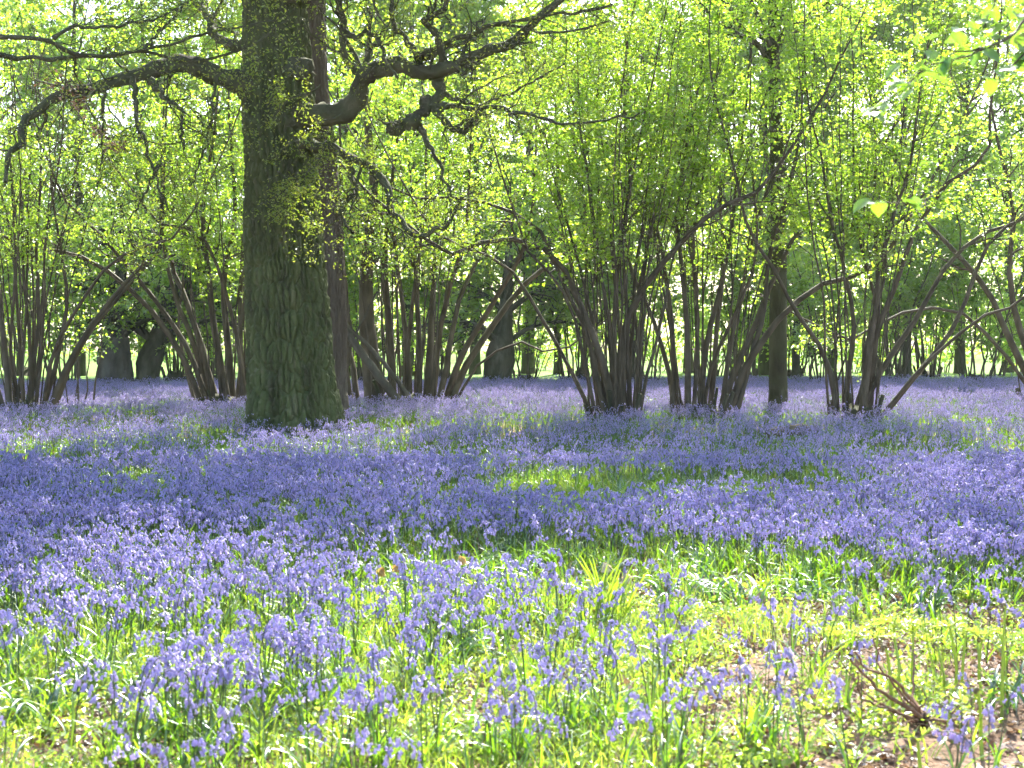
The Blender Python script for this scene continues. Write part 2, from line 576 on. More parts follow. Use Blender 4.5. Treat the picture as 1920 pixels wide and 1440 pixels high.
# traced stems of the coppices that stand in front (photograph pixels, width in px)
A = [([(85, 790), (130, 680), (200, 572), (275, 488), (300, 450), (305, 400)], 15),
     ([(92, 788), (145, 660), (215, 565), (268, 505), (298, 470), (300, 440)], 13),
     ([(80, 785), (100, 660), (150, 570), (200, 500), (270, 462), (340, 430)], 10),
     ([(75, 785), (112, 650), (126, 560), (115, 470), (100, 380), (90, 250)], 12),
     ([(60, 785), (57, 650), (45, 520), (40, 380), (30, 220)], 10),
     ([(50, 785), (72, 600), (68, 450), (78, 300), (60, 120)], 11),
     ([(45, 785), (35, 600), (22, 450), (-5, 330)], 10),
     ([(20, 785), (8, 650), (-5, 540), (-40, 400)], 16),
     ([(30, 785), (48, 600), (52, 400), (60, 200)], 8),
     ([(65, 785), (82, 600), (86, 450), (112, 300)], 8),
     ([(36, 785), (20, 640), (30, 500), (20, 300)], 9),
     ([(58, 785), (64, 620), (60, 470), (44, 300), (50, 150)], 7),
     ([(10, 785), (-30, 640), (-90, 480), (-150, 300)], 14),
     ([(0, 785), (-50, 700), (-140, 560), (-220, 420)], 14)]
B_ = [([(385, 775), (350, 685), (300, 602), (240, 540), (190, 500), (120, 470), (20, 455)], 14),
      ([(395, 775), (355, 660), (290, 560), (238, 500), (180, 430), (120, 370)], 13),
      ([(400, 772), (362, 640), (330, 560), (308, 470), (300, 400), (270, 280)], 14),
      ([(410, 772), (375, 640), (340, 540), (318, 480), (330, 350)], 17),
      ([(430, 772), (402, 610), (390, 510), (380, 400), (400, 250)], 18),
      ([(440, 775), (426, 640), (420, 520), (440, 400), (430, 220)], 19),
      ([(455, 775), (450, 620), (455, 500), (470, 380)], 14),
      ([(465, 775), (440, 610), (400, 480), (360, 430), (300, 420)], 11),
      ([(478, 775), (490, 620), (510, 480), (520, 300)], 14),
      ([(370, 772), (345, 680), (335, 600), (345, 500), (330, 380)], 8)]
C_ = [([(662, 770), (648, 700), (655, 640), (648, 560), (640, 440)], 16),
      ([(672, 770), (660, 680), (640, 600), (610, 520)], 14),
      ([(705, 772), (692, 650), (686, 560), (690, 470), (700, 330), (680, 180)], 44),
      ([(735, 772), (732, 640), (722, 520), (728, 400), (745, 260)], 20),
      ([(838, 770), (872, 690), (930, 602), (985, 532), (1035, 490), (1100, 440)], 17),
      ([(830, 770), (860, 680), (900, 608), (942, 540), (980, 470), (1000, 380)], 15),
      ([(820, 770), (842, 660), (862, 560), (900, 480), (945, 420), (980, 330)], 14),
      ([(810, 770), (822, 640), (842, 540), (872, 440), (880, 320)], 15),
      ([(800, 770), (806, 640), (814, 520), (820, 400), (835, 260)], 18),
      ([(785, 770), (786, 640), (780, 520), (776, 400), (760, 250)], 15),
      ([(770, 770), (760, 620), (745, 500), (733, 400), (700, 280)], 14),
      ([(845, 770), (885, 700), (925, 660), (990, 640), (1060, 655)], 6),
      ([(755, 770), (770, 600), (790, 450), (800, 330)], 12)]
D_ = [([(1108, 800), (1085, 720), (1040, 640), (1002, 572), (966, 515), (900, 470), (820, 440)], 10),
      ([(1150, 800), (1132, 680), (1092, 580), (1050, 492), (1020, 465), (970, 448), (900, 455), (830, 470)], 17),
      ([(1140, 800), (1105, 640), (1060, 540), (1010, 430), (940, 390), (860, 370), (740, 360)], 12),
      ([(1168, 800), (1162, 700), (1176, 600), (1212, 535), (1262, 470), (1312, 420), (1352, 385), (1420, 360)], 19),
      ([(1120, 800), (1098, 690), (1078, 600), (1040, 520), (990, 470)], 9),
      ([(1172, 800), (1165, 650), (1150, 500), (1140, 350), (1120, 200)], 10),
      ([(1182, 800), (1176, 600), (1170, 450), (1195, 280), (1230, 120)], 11),
      ([(1142, 800), (1112, 600), (1072, 450), (1040, 330), (1015, 230)], 9),
      ([(1152, 800), (1140, 600), (1112, 420), (1096, 280), (1060, 130)], 10),
      ([(1196, 800), (1216, 690), (1242, 600), (1262, 480), (1300, 330)], 8),
      ([(1160, 800), (1152, 640), (1160, 480), (1180, 340), (1170, 180)], 13),
      ([(1178, 800), (1186, 620), (1218, 440), (1260, 300), (1330, 180)], 10),
      ([(1128, 800), (1110, 680), (1098, 560), (1100, 420), (1080, 280)], 8),
      ([(1188, 800), (1196, 660), (1188, 520), (1215, 380), (1210, 220)], 8)]
E_ = [([(1270, 793), (1250, 680), (1222, 590), (1190, 520), (1170, 440)], 12),
      ([(1290, 793), (1290, 650), (1280, 520), (1270, 400), (1292, 250)], 15),
      ([(1310, 793), (1322, 660), (1350, 540), (1372, 430), (1382, 330), (1400, 200)], 15),
      ([(1345, 793), (1380, 690), (1420, 600), (1452, 520), (1492, 440), (1545, 408), (1600, 380)], 15),
      ([(1360, 793), (1392, 700), (1442, 622), (1500, 562), (1562, 522), (1640, 500)], 17),
      ([(1375, 793), (1402, 690), (1432, 590), (1442, 480), (1472, 380), (1500, 250)], 14),
      ([(1330, 793), (1342, 640), (1356, 500), (1350, 350), (1370, 200)], 13),
      ([(1262, 793), (1262, 640), (1246, 500), (1226, 400), (1214, 280)], 14),
      ([(1300, 793), (1308, 600), (1300, 450), (1322, 300)], 10),
      ([(1352, 793), (1370, 640), (1400, 500), (1430, 380), (1480, 260)], 12),
      ([(1320, 793), (1332, 700), (1372, 600), (1420, 470), (1410, 320)], 9)]
G_ = [([(1568, 800), (1561, 710), (1530, 640), (1490, 580), (1442, 490), (1402, 430), (1380, 330)], 12),
      ([(1582, 800), (1592, 690), (1600, 602), (1582, 500), (1560, 420), (1540, 300)], 13),
      ([(1602, 800), (1655, 690), (1722, 592), (1762, 520), (1802, 470), (1852, 432), (1930, 395)], 14),
      ([(1638, 800), (1720, 700), (1790, 612), (1840, 480), (1880, 430), (1960, 380)], 13),
      ([(1645, 800), (1702, 720), (1782, 640), (1862, 580), (1930, 552)], 9),
      ([(1622, 800), (1642, 650), (1646, 540), (1640, 400), (1642, 250), (1620, 120)], 14),
      ([(1628, 800), (1642, 640), (1682, 530), (1722, 420), (1790, 332), (1852, 290), (1855, 210)], 15),
      ([(1616, 800), (1638, 600), (1652, 480), (1700, 330), (1722, 200), (1740, 80)], 13),
      ([(1612, 800), (1626, 640), (1660, 520), (1662, 420), (1690, 240)], 10),
      ([(1556, 800), (1548, 690), (1545, 560), (1520, 420)], 6),
      ([(1562, 800), (1566, 680), (1572, 560), (1590, 420)], 5),
      ([(1596, 800), (1625, 690), (1640, 560), (1610, 440), (1600, 300)], 11)]
H_ = [([(1960, 770), (1900, 650), (1852, 545), (1790, 472), (1722, 402), (1660, 340)], 18),
      ([(1965, 770), (1910, 610), (1892, 500), (1900, 400), (1870, 260)], 19),
      ([(1955, 770), (1880, 660), (1800, 585), (1722, 580), (1650, 602), (1600, 640)], 9),
      ([(1975, 770), (1960, 600), (1950, 450), (1980, 300)], 22),
      ([(1985, 770), (2040, 600), (2120, 450), (2200, 300)], 22)]


def front(name, seed, traced, D, extra, label, base_px, ext=8.6, **k):
    rng = np.random.default_rng(seed)
    base = np.array([(base_px - 960) / F_PX * D, D, 0.0])
    P, R = stem_paths(rng, traced, D, 1.3, ext)
    if extra:
        P2, R2 = random_stems(rng, base, extra, 8.8, 2.3, 0.021, foot=k.get('foot', 0.5) * 0.9)
        P, R = np.concatenate([P, P2]), np.concatenate([R, R2])
    return coppice(name, rng, P, R, tuple(base), label, **k)


GRP = 'coppiced hazels across the bluebell wood'
front('hazel_coppice', 1, A, 27.3, 20, 'many-stemmed hazel at the left edge with two stems arching right', 45, foot=0.6, group=GRP, nl=8)
front('hazel_coppice', 2, B_, 29.3, 16, 'many-stemmed hazel just left of the big oak, stems leaning far left', 425, foot=0.6, group=GRP, nl=9)
front('hazel_coppice', 3, C_, 30.5, 24, 'broad hazel stool right of the big oak with thick stems fanning right', 760, foot=1.0, group=GRP)
front('hazel_coppice', 4, D_, 24.9, 26, 'slender-stemmed hazel in the centre with one stem arching left and one right', 1150, foot=0.55, group=GRP, nl=9)
front('hazel_coppice', 5, E_, 26.0, 24, 'upright many-stemmed hazel beside the straight dark trunk', 1320, foot=0.65, group=GRP, nl=9)
front('hazel_coppice', 6, G_, 24.9, 14, 'open hazel of dark stems leaning right, right of the straight trunk', 1608, foot=0.5, group=GRP, nl=9)
front('hazel_coppice', 7, H_, 31.0, 5, 'thick-stemmed leaning hazel at the right edge', 1965, foot=0.7, group=GRP, nl=7)


# ------------------------------------------------------------------ big trunks with real bark relief
def bark_relief(U, Z, cu, cz, seed, per):
    """plates between fissures: distance to the borders of stretched cells (0 in the fissure, 1 on the plate)"""
    rng = np.random.default_rng(seed)
    J = rng.random((512, 512, 2))
    # fissures waver
    U = U + 0.22 * cu * (vnoise(U / cu * 0.5, Z / cz * 2.2, 1.0, seed) - 0.5) * 2
    a, b = U / cu, Z / cz
    ai, bi = np.floor(a).astype(int), np.floor(b).astype(int)
    f1 = np.full(a.shape, 9.0)
    f2 = np.full(a.shape, 9.0)
    for dx in (-1, 0, 1):
        for dy in (-1, 0, 1):
            x, y = ai + dx, bi + dy
            q = J[(x % per) % 512, y % 512]
            d = np.hypot(x + q[..., 0] - a, (y + q[..., 1] - b))
            m = d < f1
            f2 = np.where(m, f1, np.minimum(f2, d))
            f1 = np.where(m, d, f1)
    return np.clip((f2 - f1) / 0.46, 0, 1) ** 0.5


def big_trunk(ctrl, k, n, flare, lobes, seed, cell, depth, zsplit=None):
    """ctrl rows: x y z radius; returns geometry with fissured bark and buttressed foot"""
    c = catmull(ctrl, n)
    if zsplit:   # finer rows on the lower trunk than in the crown
        cf = catmull(ctrl, n * 6)
        want = np.concatenate([np.linspace(cf[0, 2], zsplit, int(n * 0.88)), np.linspace(zsplit + 0.05, cf[-1, 2], n - int(n * 0.88))])
        c = cf[np.clip(np.searchsorted(cf[:, 2], want), 0, len(cf) - 1)]
        c[:, 2] = want
    ang = np.arange(k) * 2 * PI / k
    zz = c[:, 2]
    A_, Zr = np.meshgrid(ang, zz)
    r = c[:, 3][:, None] * np.ones_like(A_)
    fl = np.exp(-np.clip(Zr, 0, None) / 0.38)
    r = r * (1 + flare * fl * (0.75 + 0.5 * np.sin(lobes * A_ + 1.3) * 0.6 + 0.25 * np.sin((lobes + 2) * A_ + seed)))
    r = r * (1 + 0.035 * np.sin(2 * A_ + Zr * 0.6) + 0.05 * (vnoise(np.cos(A_) * 2 + 5, np.sin(A_) * 2 + Zr * 0.8, 1.0, seed) - 0.5))
    per = int(round(2 * PI * np.mean(c[:, 3]) / cell[0]))
    U = A_ / (2 * PI) * per * cell[0]
    h = bark_relief(U, Zr, cell[0], cell[1], seed, per)
    h2 = bark_relief(U * 1.0, Zr, cell[0], cell[1] * 0.45, seed + 5, per)
    r = r + depth * (0.75 * h + 0.25 * h2 - 0.7) + 0.006 * (vnoise(U * 60, Zr * 40, 1.0, 3) - 0.5)
    V = np.stack([c[:, 0][:, None] + r * np.cos(A_), c[:, 1][:, None] + r * np.sin(A_), Zr], -1).reshape(-1, 3)
    i, j = np.meshgrid(np.arange(k), np.arange(n - 1))
    i, j = i.ravel(), j.ravel()
    F = np.stack([j * k + i, j * k + (i + 1) % k, (j + 1) * k + (i + 1) % k, (j + 1) * k + i], -1)
    return G().add(V, F)


def px_limb(D, pts, w0, w1, dd, n=22, wob=0.018, rng=None):
    """a limb through photograph points; dd = depth offset from tip to base of the limb (start, end)"""
    m = len(pts)
    c = np.array([at(x, y, D + dd[0] + (dd[1] - dd[0]) * q / (m - 1)) for q, (x, y) in enumerate(pts)])
    p = catmull(c, n)
    if rng is not None:
        p[1:] += rng.normal(size=(n - 1, 3)) * wob
    r = np.linspace(w0, w1, n) * 0.5 * D / F_PX
    return p, r


# the big oak
OD = 21.4
oak_base = at(556, 815, OD)
oak_base[2] = 0
oak = empty('oak_tree', tuple(oak_base))
tag(oak, 'massive oak with a thick fissured mossy trunk and crooked limbs', 'oak tree')
mp = OD / F_PX
ctrl = []
for (x, y, wd) in [(555, 822, 158), (550, 760, 156), (546, 700, 152), (541, 600, 147), (535, 500, 140), (530, 400, 135), (527, 300, 131), (523, 200, 132), (520, 100, 126), (515, 0, 116), (512, -150, 100), (508, -300, 74), (515, -450, 30)]:
    p = at(x, y, OD)
    ctrl.append([p[0] - oak_base[0], 0, p[2], wd * mp / 2])
ctrl[0][2] = -0.1
link('trunk', mesh('trunk', big_trunk(ctrl, 380, 800, 0.44, 5, 11, (0.088, 0.42), 0.13, zsplit=6.6), M['oak_bark']), oak)
rng = np.random.default_rng(21)
LIMBS = [  # points, width at start, at end, depth (start, end)
    ([(500, 175), (455, 158), (430, 150), (390, 138), (345, 120), (300, 128), (240, 145), (180, 163), (110, 182), (60, 215), (42, 235), (40, 262), (16, 288), (12, 340)], 52, 8, (-0.2, -2.5)),
    ([(540, 225), (592, 216), (655, 205), (674, 178), (680, 148), (720, 128), (760, 122), (800, 135), (835, 130), (880, 110), (950, 84), (990, 55), (1022, 24), (1070, -20)], 56, 12, (-0.3, -2.2)),
    ([(838, 130), (828, 90), (802, 46), (800, 36), (830, 14), (850, -20), (900, -90)], 17, 8, (-1.4, -2.4)),
    ([(780, 112), (850, 75), (920, 50), (1010, 32), (1075, 26), (1150, 10)], 13, 5, (-1.2, -3.0)),
    ([(770, 122), (850, 85), (892, 70), (910, 48), (960, 50), (1022, 60), (1082, 56), (1140, 40)], 11, 4, (-1.2, -0.4)),
    ([(815, 138), (826, 172), (812, 190), (790, 210), (765, 236), (728, 242)], 26, 18, (-1.3, -1.6)),
    ([(785, 235), (806, 280), (826, 305), (834, 345), (848, 385), (852, 440)], 13, 3, (-1.5, -2.2)),
    ([(805, 196), (832, 226), (862, 246), (876, 240), (888, 222), (905, 205)], 17, 8, (-1.4, -2.0)),
    ([(818, 198), (880, 200), (942, 206), (1000, 218), (1072, 232), (1140, 225), (1200, 215)], 12, 3, (-1.4, -2.8)),
    ([(826, 172), (870, 190), (902, 198), (985, 162), (1060, 120)], 10, 3, (-1.4, -0.6)),
    ([(560, 262), (600, 272), (642, 288), (682, 306), (716, 332), (731, 362), (738, 402), (760, 426), (789, 443), (816, 428), (840, 425), (852, 400), (862, 370)], 26, 6, (-0.5, -2.4)),
    ([(690, 150), (665, 130), (650, 110), (642, 85), (640, 40), (630, -30), (650, -120)], 17, 9, (-0.6, -1.2)),
    ([(642, 60), (665, 68), (694, 64), (714, 84), (722, 112), (750, 150)], 14, 5, (-0.8, -1.6)),
    ([(655, 298), (661, 340), (668, 365), (650, 378), (640, 392), (645, 412), (662, 440)], 13, 6, (-0.9, -1.5)),
    ([(785, 120), (770, 86), (746, 56), (735, 20), (728, -30), (700, -110)], 14, 8, (-1.1, -0.2)),
    ([(250, 143), (255, 190), (258, 240), (271, 262), (286, 310), (296, 350), (318, 398)], 11, 3, (-1.6, -2.0)),
    ([(300, 310), (266, 370), (246, 410)], 7, 3, (-2.0, -2.1)),
    ([(196, 160), (194, 250), (190, 300), (182, 352)], 8, 3, (-1.8, -2.2)),
    ([(280, 150), (312, 186), (340, 206), (342, 238), (345, 280)], 13, 4, (-1.5, -1.9)),
    ([(402, 140), (395, 230), (381, 290), (358, 352)], 8, 3, (-0.9, -1.2)),
    ([(-60, 66), (0, 70), (80, 73), (130, 95), (180, 105), (270, 95), (330, 80), (400, 60), (520, 36)], 9, 3, (-6.0, -4.5)),
    ([(-60, 100), (0, 105), (60, 111), (150, 106), (270, 100), (380, 112), (470, 85), (545, 40)], 10, 3, (-5.5, -4.0)),
    ([(100, 72), (140, 50), (200, 52), (290, 36), (352, 4)], 6, 3, (-5.8, -5.2)),
    ([(270, 95), (300, 56), (340, 15), (362, -10)], 6, 3, (-5.0, -4.6)),
    ([(505, 40), (450, 85), (400, 62), (392, 30), (370, 10), (320, -40)], 30, 14, (0.2, 2.0)),
    ([(520, -60), (600, -140), (720, -220), (880, -280), (1050, -330)], 44, 10, (0.0, -3.0)),
    ([(515, -90), (430, -180), (300, -230), (120, -260), (-60, -300)], 44, 10, (0.0, -4.0)),
    ([(515, -40), (530, -160), (560, -260), (600, -330), (660, -400)], 44, 10, (-0.3, -3.6)),
    ([(510, -150), (480, -260), (430, -340), (380, -420), (300, -500)], 40, 10, (0.2, 5.0)),
    ([(512, -200), (560, -330), (680, -400), (820, -440), (960, -450)], 40, 10, (0.0, 4.0)),
    ([(512, -250), (420, -350), (260, -410), (120, -450)], 36, 8, (0.0, -2.0)),
    ([(512, -300), (600, -400), (740, -450), (860, -470)], 34, 8, (0.0, -3.4)),
    ([(510, -330), (500, -400), (470, -450), (440, -480)], 34, 8, (0.0, -1.0)),
    ([(515, -30), (420, -110), (380, -170), (330, -220), (250, -260)], 36, 8, (-0.3, -3.8)),
    ([(515, -70), (700, -120), (900, -160), (1100, -170), (1280, -150)], 38, 8, (-0.3, -3.0)),
    ([(512, -120), (760, -230), (1000, -300), (1250, -340), (1450, -360)], 40, 8, (0.0, -1.5)),
    ([(512, -180), (700, -300), (950, -370), (1200, -410), (1380, -430)], 38, 8, (0.0, 1.5)),
    ([(512, -100), (720, -170), (980, -210), (1180, -240), (1400, -260)], 36, 8, (0.0, 3.0)),
    ([(512, -220), (330, -330), (100, -380), (-100, -420)], 36, 8, (0.0, 2.0)),
    ([(512, -150), (340, -240), (160, -280), (0, -330), (-160, -360)], 36, 8, (0.0, -3.0)),
    ([(515, 10), (640, -60), (760, -100), (860, -120), (1000, -100)], 36, 8, (-0.3, -3.5)),
]
LP, LR = [], []
for pts, w0, w1, dd in LIMBS:
    p, r = px_limb(OD, pts, w0 * 0.74, w1 * 0.85, dd, rng=rng)
    r = r * (1 + 0.55 * np.exp(-np.linspace(0, 1, len(r)) / 0.07))
    LP.append(p)
    LR.append(r)
LP, LR = np.array(LP), np.array(LR)
nLow = 25
per_b = np.array([7.5] * nLow + [21.0] * (len(LP) - nLow))
per_b[20:24] = 9
per_b[5] = 1
B, BR, bo = children_of(rng, LP, LR, per_b, 0.2, 1.0, 1.35, 8, 0.4, 0.7, 0.15, 0.40, 0.006)
T, TR, to = children_of(rng, B, BR, 7, 0.15, 1.0, 0.55, 5, 0.5, 0.7, 0.0, 0.35, 0.003)
per_t = np.array([9.0] * nLow + [4.0] * (len(LP) - nLow))
per_t[5] = 1
T2, TR2, to2 = children_of(rng, LP, LR, per_t, 0.25, 1.0, 0.7, 6, 0.25, 0.5, 0.0, 0.4, 0.003, 0.1)
O = oak_base
for s in range(len(LP)):
    fineP = catmull(np.concatenate([LP[s] - O, LR[s][:, None]], 1), 60)
    tv, tf = tubes(fineP[None, :, :3], (fineP[:, 3] * (1 + 0.07 * rng.normal(size=60)))[None], 14)
    rr1 = np.repeat(fineP[:, 3], 14)[:, None]
    bump_ = (vnoise(tv[:, 0] * 14 + tv[:, 1] * 9, tv[:, 2] * 14 - tv[:, 1] * 7) - 0.5)[:, None]
    cen_ = np.repeat(fineP[:, :3], 14, 0)
    tv = tv + (tv - cen_) * 0.55 * bump_ + rng.normal(size=tv.shape) * 0.03 * rr1
    g = G().add(tv, tf)
    q = bo == s
    if q.any():
        g.add(*tubes(B[q] - O, BR[q], 5))
        q2 = bo[to] == s
        g.add(*tubes(T[q2] - O, TR[q2], 3))
    q3 = to2 == s
    if q3.any():
        g.add(*tubes(T2[q3] - O, TR2[q3], 3))
    link('limb', mesh('limb', g, M['branch_bark']), oak)
# burrs on the crooked right limb, and a collar where the left limb leaves the trunk
def lump(name, c, r, seed, mat, parent, squash=(1, 1, 1), k=16, m=10, rough=0.2):
    rg = np.random.default_rng(seed)
    V, F = [], []
    for j in range(m + 1):
        th = PI * j / m
        for i in range(k):
            a = 2 * PI * i / k
            d = np.array([math.sin(th) * math.cos(a), math.sin(th) * math.sin(a), math.cos(th)])
            rr = r * (1 + rough * (vnoise(d[0] * 2 + seed, d[1] * 2 + d[2] * 1.7, 1.3) - 0.5) * 2)
            V.append(d * rr * np.array(squash) + c)
    for j in range(m):
        for i in range(k):
            F.append([j * k + i, (j + 1) * k + i, (j + 1) * k + (i + 1) % k, j * k + (i + 1) % k])
    return link(name, mesh(name, G().add(V, F), mat), parent)


for q, (x, y, d, r) in enumerate([(742, 239, -1.6, 0.12), (772, 228, -1.6, 0.13), (802, 192, -1.4, 0.12), (560, 130, -0.45, 0.22), (660, 372, -1.2, 0.08)]):
    lump('burr', at(x, y, OD + d) - O, r, 40 + q, M['branch_bark'], oak, (1.2, 0.9, 0.9), rough=0.45)
# young leaves in tufts at the twig ends
g = G()
ends = np.concatenate([T[:, -1], T2[:, -1], T2[:, 3], B[:, -1]])
pick = rng.random(len(ends)) < 0.92
ends = ends[pick]
tuft = np.repeat(ends, 12, 0) + rng.normal(size=(len(ends) * 12, 3)) * 0.08
hi = tuft[:, 2] > 8.3
g.add(*leaves(rng, tuft[~hi] - O, nrm(rng.normal(size=tuft[~hi].shape)), 0.028, 0.065, 0.48, 0.4, 0.005, 0.4))
t2 = np.repeat(tuft[hi], 2, 0) + rng.normal(size=(2 * hi.sum(), 3)) * 0.10
g.add(*leaves(rng, t2 - O, nrm(rng.normal(size=t2.shape)), 0.08, 0.14, 0.7, 0.9, 0.005, 0.2))
link('crown', mesh('crown', g, M['oak_leaf'], False), oak)
for q, (x, y, rr0) in enumerate([(120, 158, 0.16), (150, 195, 0.10), (215, 272, 0.07), (190, 246, 0.06)]):
    c0 = at(x, y, OD - 1.9) - O
    pp = c0 + rng.normal(size=(70, 3)) * np.array([rr0, rr0, rr0 * 0.6])
    link('dead_leaf_bunch', mesh('dead_leaf_bunch', G().add(*leaves(rng, pp, nrm(rng.normal(size=pp.shape)), 0.05, 0.10, 0.6, 0.3)), M['litter'], False), oak)['kind'] = 'stuff'
# sprays of young leaf on shoots that hang in front of the trunk
sp_P, sp_R = [], []
for (x0, y0, x1, y1) in [(560, 110, 500, 200), (600, 160, 480, 245), (640, 215, 500, 300), (640, 250, 560, 340), (620, 290, 520, 370), (600, 330, 500, 420), (560, 340, 470, 400), (580, 300, 590, 370), (470, 110, 475, 160), (620, 240, 610, 300), (520, 320, 580, 420), (660, 240, 690, 330)]:
    p, r = px_limb(OD, [(x0, y0), ((x0 + x1) / 2 + rng.uniform(-15, 15), (y0 + y1) / 2 - 8), (x1, y1)], 4, 1.5, (-0.9, -1.5), 10, 0.02, rng)
    sp_P.append(p)
    sp_R.append(r)
sp_P, sp_R = np.array(sp_P), np.array(sp_R)
ST, STR, so = children_of(rng, sp_P, sp_R, 7, 0.1, 1.0, 0.4, 5, 0.6, 0.7, 0.0, 0.3, 0.003)
for s in range(len(sp_P)):
    g = G().add(*tubes(sp_P[s:s + 1] - O, sp_R[s:s + 1], 5))
    q = so == s
    if q.any():
        g.add(*tubes(ST[q] - O, STR[q], 3))
    sh = link('leafy_shoot', mesh('leafy_shoot', g, M['branch_bark']), oak)
    e = np.concatenate([ST[q][:, -1], ST[q][:, 3], ST[q][:, 2], sp_P[s][3:]])
    t = np.repeat(e, 9, 0) + rng.normal(size=(len(e) * 9, 3)) * 0.05
    link('foliage', mesh('foliage', G().add(*leaves(rng, t - O, nrm(rng.normal(size=t.shape)), 0.03, 0.068, 0.48, 0.5, 0.005, 0.35)), M['oak_leaf'], False), sh)


# ------------------------------------------------------------------ other standing trees
def standard(name, rng, base, ctrl, label, cat, bark, lmat, crown_z, nlimb=16, limb_len=3.5, leaf=(0.06, 0.10), nl=9, nt_=6, group=None, relief=None, k=40, n=90, nb=8):
    """a tree with one trunk: ctrl rows x y z r relative to base"""
    root = empty(name, tuple(base))
    tag(root, label, cat, group)
    if relief:
        g = big_trunk(ctrl, relief[0], relief[1], 0.3, 4, relief[2], relief[3], relief[4])
    else:
        g = big_trunk(ctrl, k, n, 0.3, 4, 3, (0.12, 0.5), 0.02)
    link('trunk', mesh('trunk', g, M[bark]), root)
    c = catmull(ctrl, 40)
    q = np.where(c[:, 2] >= crown_z)[0]
    sub = c[q[0]:]
    P0 = sub[None, :, :3]
    R0 = sub[None, :, 3]
    L1, R1, _ = children_of(rng, P0, R0, nlimb, 0.0, 1.0, limb_len, 10, 0.45, 0.35, 0.35, 0.18, 0.02)
    L2, R2, o2 = children_of(rng, L1, R1, nb, 0.2, 1.0, limb_len * 0.45, 6, 0.5, 0.6, 0.15, 0.25, 0.008)
    L3, R3, o3 = children_of(rng, L2, R2, nt_, 0.1, 1.0, limb_len * 0.2, 5, 0.5, 0.6, 0.0, 0.3, 0.004)
    for s in range(len(L1)):
        g = G().add(*tubes(L1[s:s + 1], R1[s:s + 1], 7))
        m2 = o2 == s
        if m2.any():
            g.add(*tubes(L2[m2], R2[m2], 4))
        link('limb', mesh('limb', g, M[bark]), root)
    g = G()
    for Q, kk in ((L3, nl), (L2, 5)):
        pos, tan, _ = pick_on(rng, Q, kk)
        g.add(*leaves(rng, pos + rng.normal(size=pos.shape) * 0.04, tan, leaf[0], leaf[1], 0.8))
    link('crown', mesh('crown', g, M[lmat], False), root)
    return root


def px_trunk(D, rows, base_x, top_extra=None):
    base = np.array([(base_x - 960) / F_PX * D, D, 0.0])
    ctrl = []
    for (x, y, wd) in rows:
        p = at(x, y, D)
        ctrl.append([p[0] - base[0], 0, p[2], wd * D / F_PX / 2])
    ctrl[0][2] = -0.1
    for e in top_extra or []:
        ctrl.append([ctrl[-1][0] + e[0], e[1], e[2], e[3]])
    return base, ctrl


rng = np.random.default_rng(31)
bs, ct = px_trunk(24.0, [(601, 815, 92), (602, 740, 92), (604, 600, 88), (600, 480, 84), (592, 300, 76), (577, 150, 76), (574, 0, 72), (570, -200, 60)], 601, [(0, 0.2, 14, 0.2), (0.1, 0, 17, 0.08)])
standard('tall_tree', rng, bs, ct, 'reddish-brown ridged trunk standing close behind the big oak', 'tree', 'red_bark', 'far_leaf', 9.0, 18, 3.0, relief=(200, 420, 17, (0.07, 0.35), 0.05))
bs, ct = px_trunk(27.6, [(1459, 790, 34), (1459, 700, 33), (1459, 600, 32), (1460, 450, 28), (1457, 300, 25), (1452, 150, 22), (1450, 0, 19), (1450, -150, 14)], 1459, [(0, 0, 13, 0.08), (0.1, 0, 15.5, 0.03)])
standard('young_tree', rng, bs, ct, 'single straight slim dark trunk between two hazels', 'tree', 'moss_bark', 'hazel_leaf', 7.5, 24, 3.6, leaf=(0.07, 0.11), nl=14, relief=(90, 300, 23, (0.05, 0.3), 0.012))

ct = [[0, 0, -0.1, 0.35], [0.1, 0, 4, 0.3], [0.0, 0.2, 8, 0.22], [0.2, 0.1, 11, 0.12], [0.2, 0.1, 14, 0.03]]  # unseen tree, added so its high crown shades the right of the carpet
standard('tall_tree', rng, (10.6, 24.0, 0), ct, 'unseen tall leafy tree past the right edge, added to shade the carpet', 'tree', 'moss_bark', 'hazel_leaf', 8.0, 34, 6.0, leaf=(0.08, 0.13), nl=12)
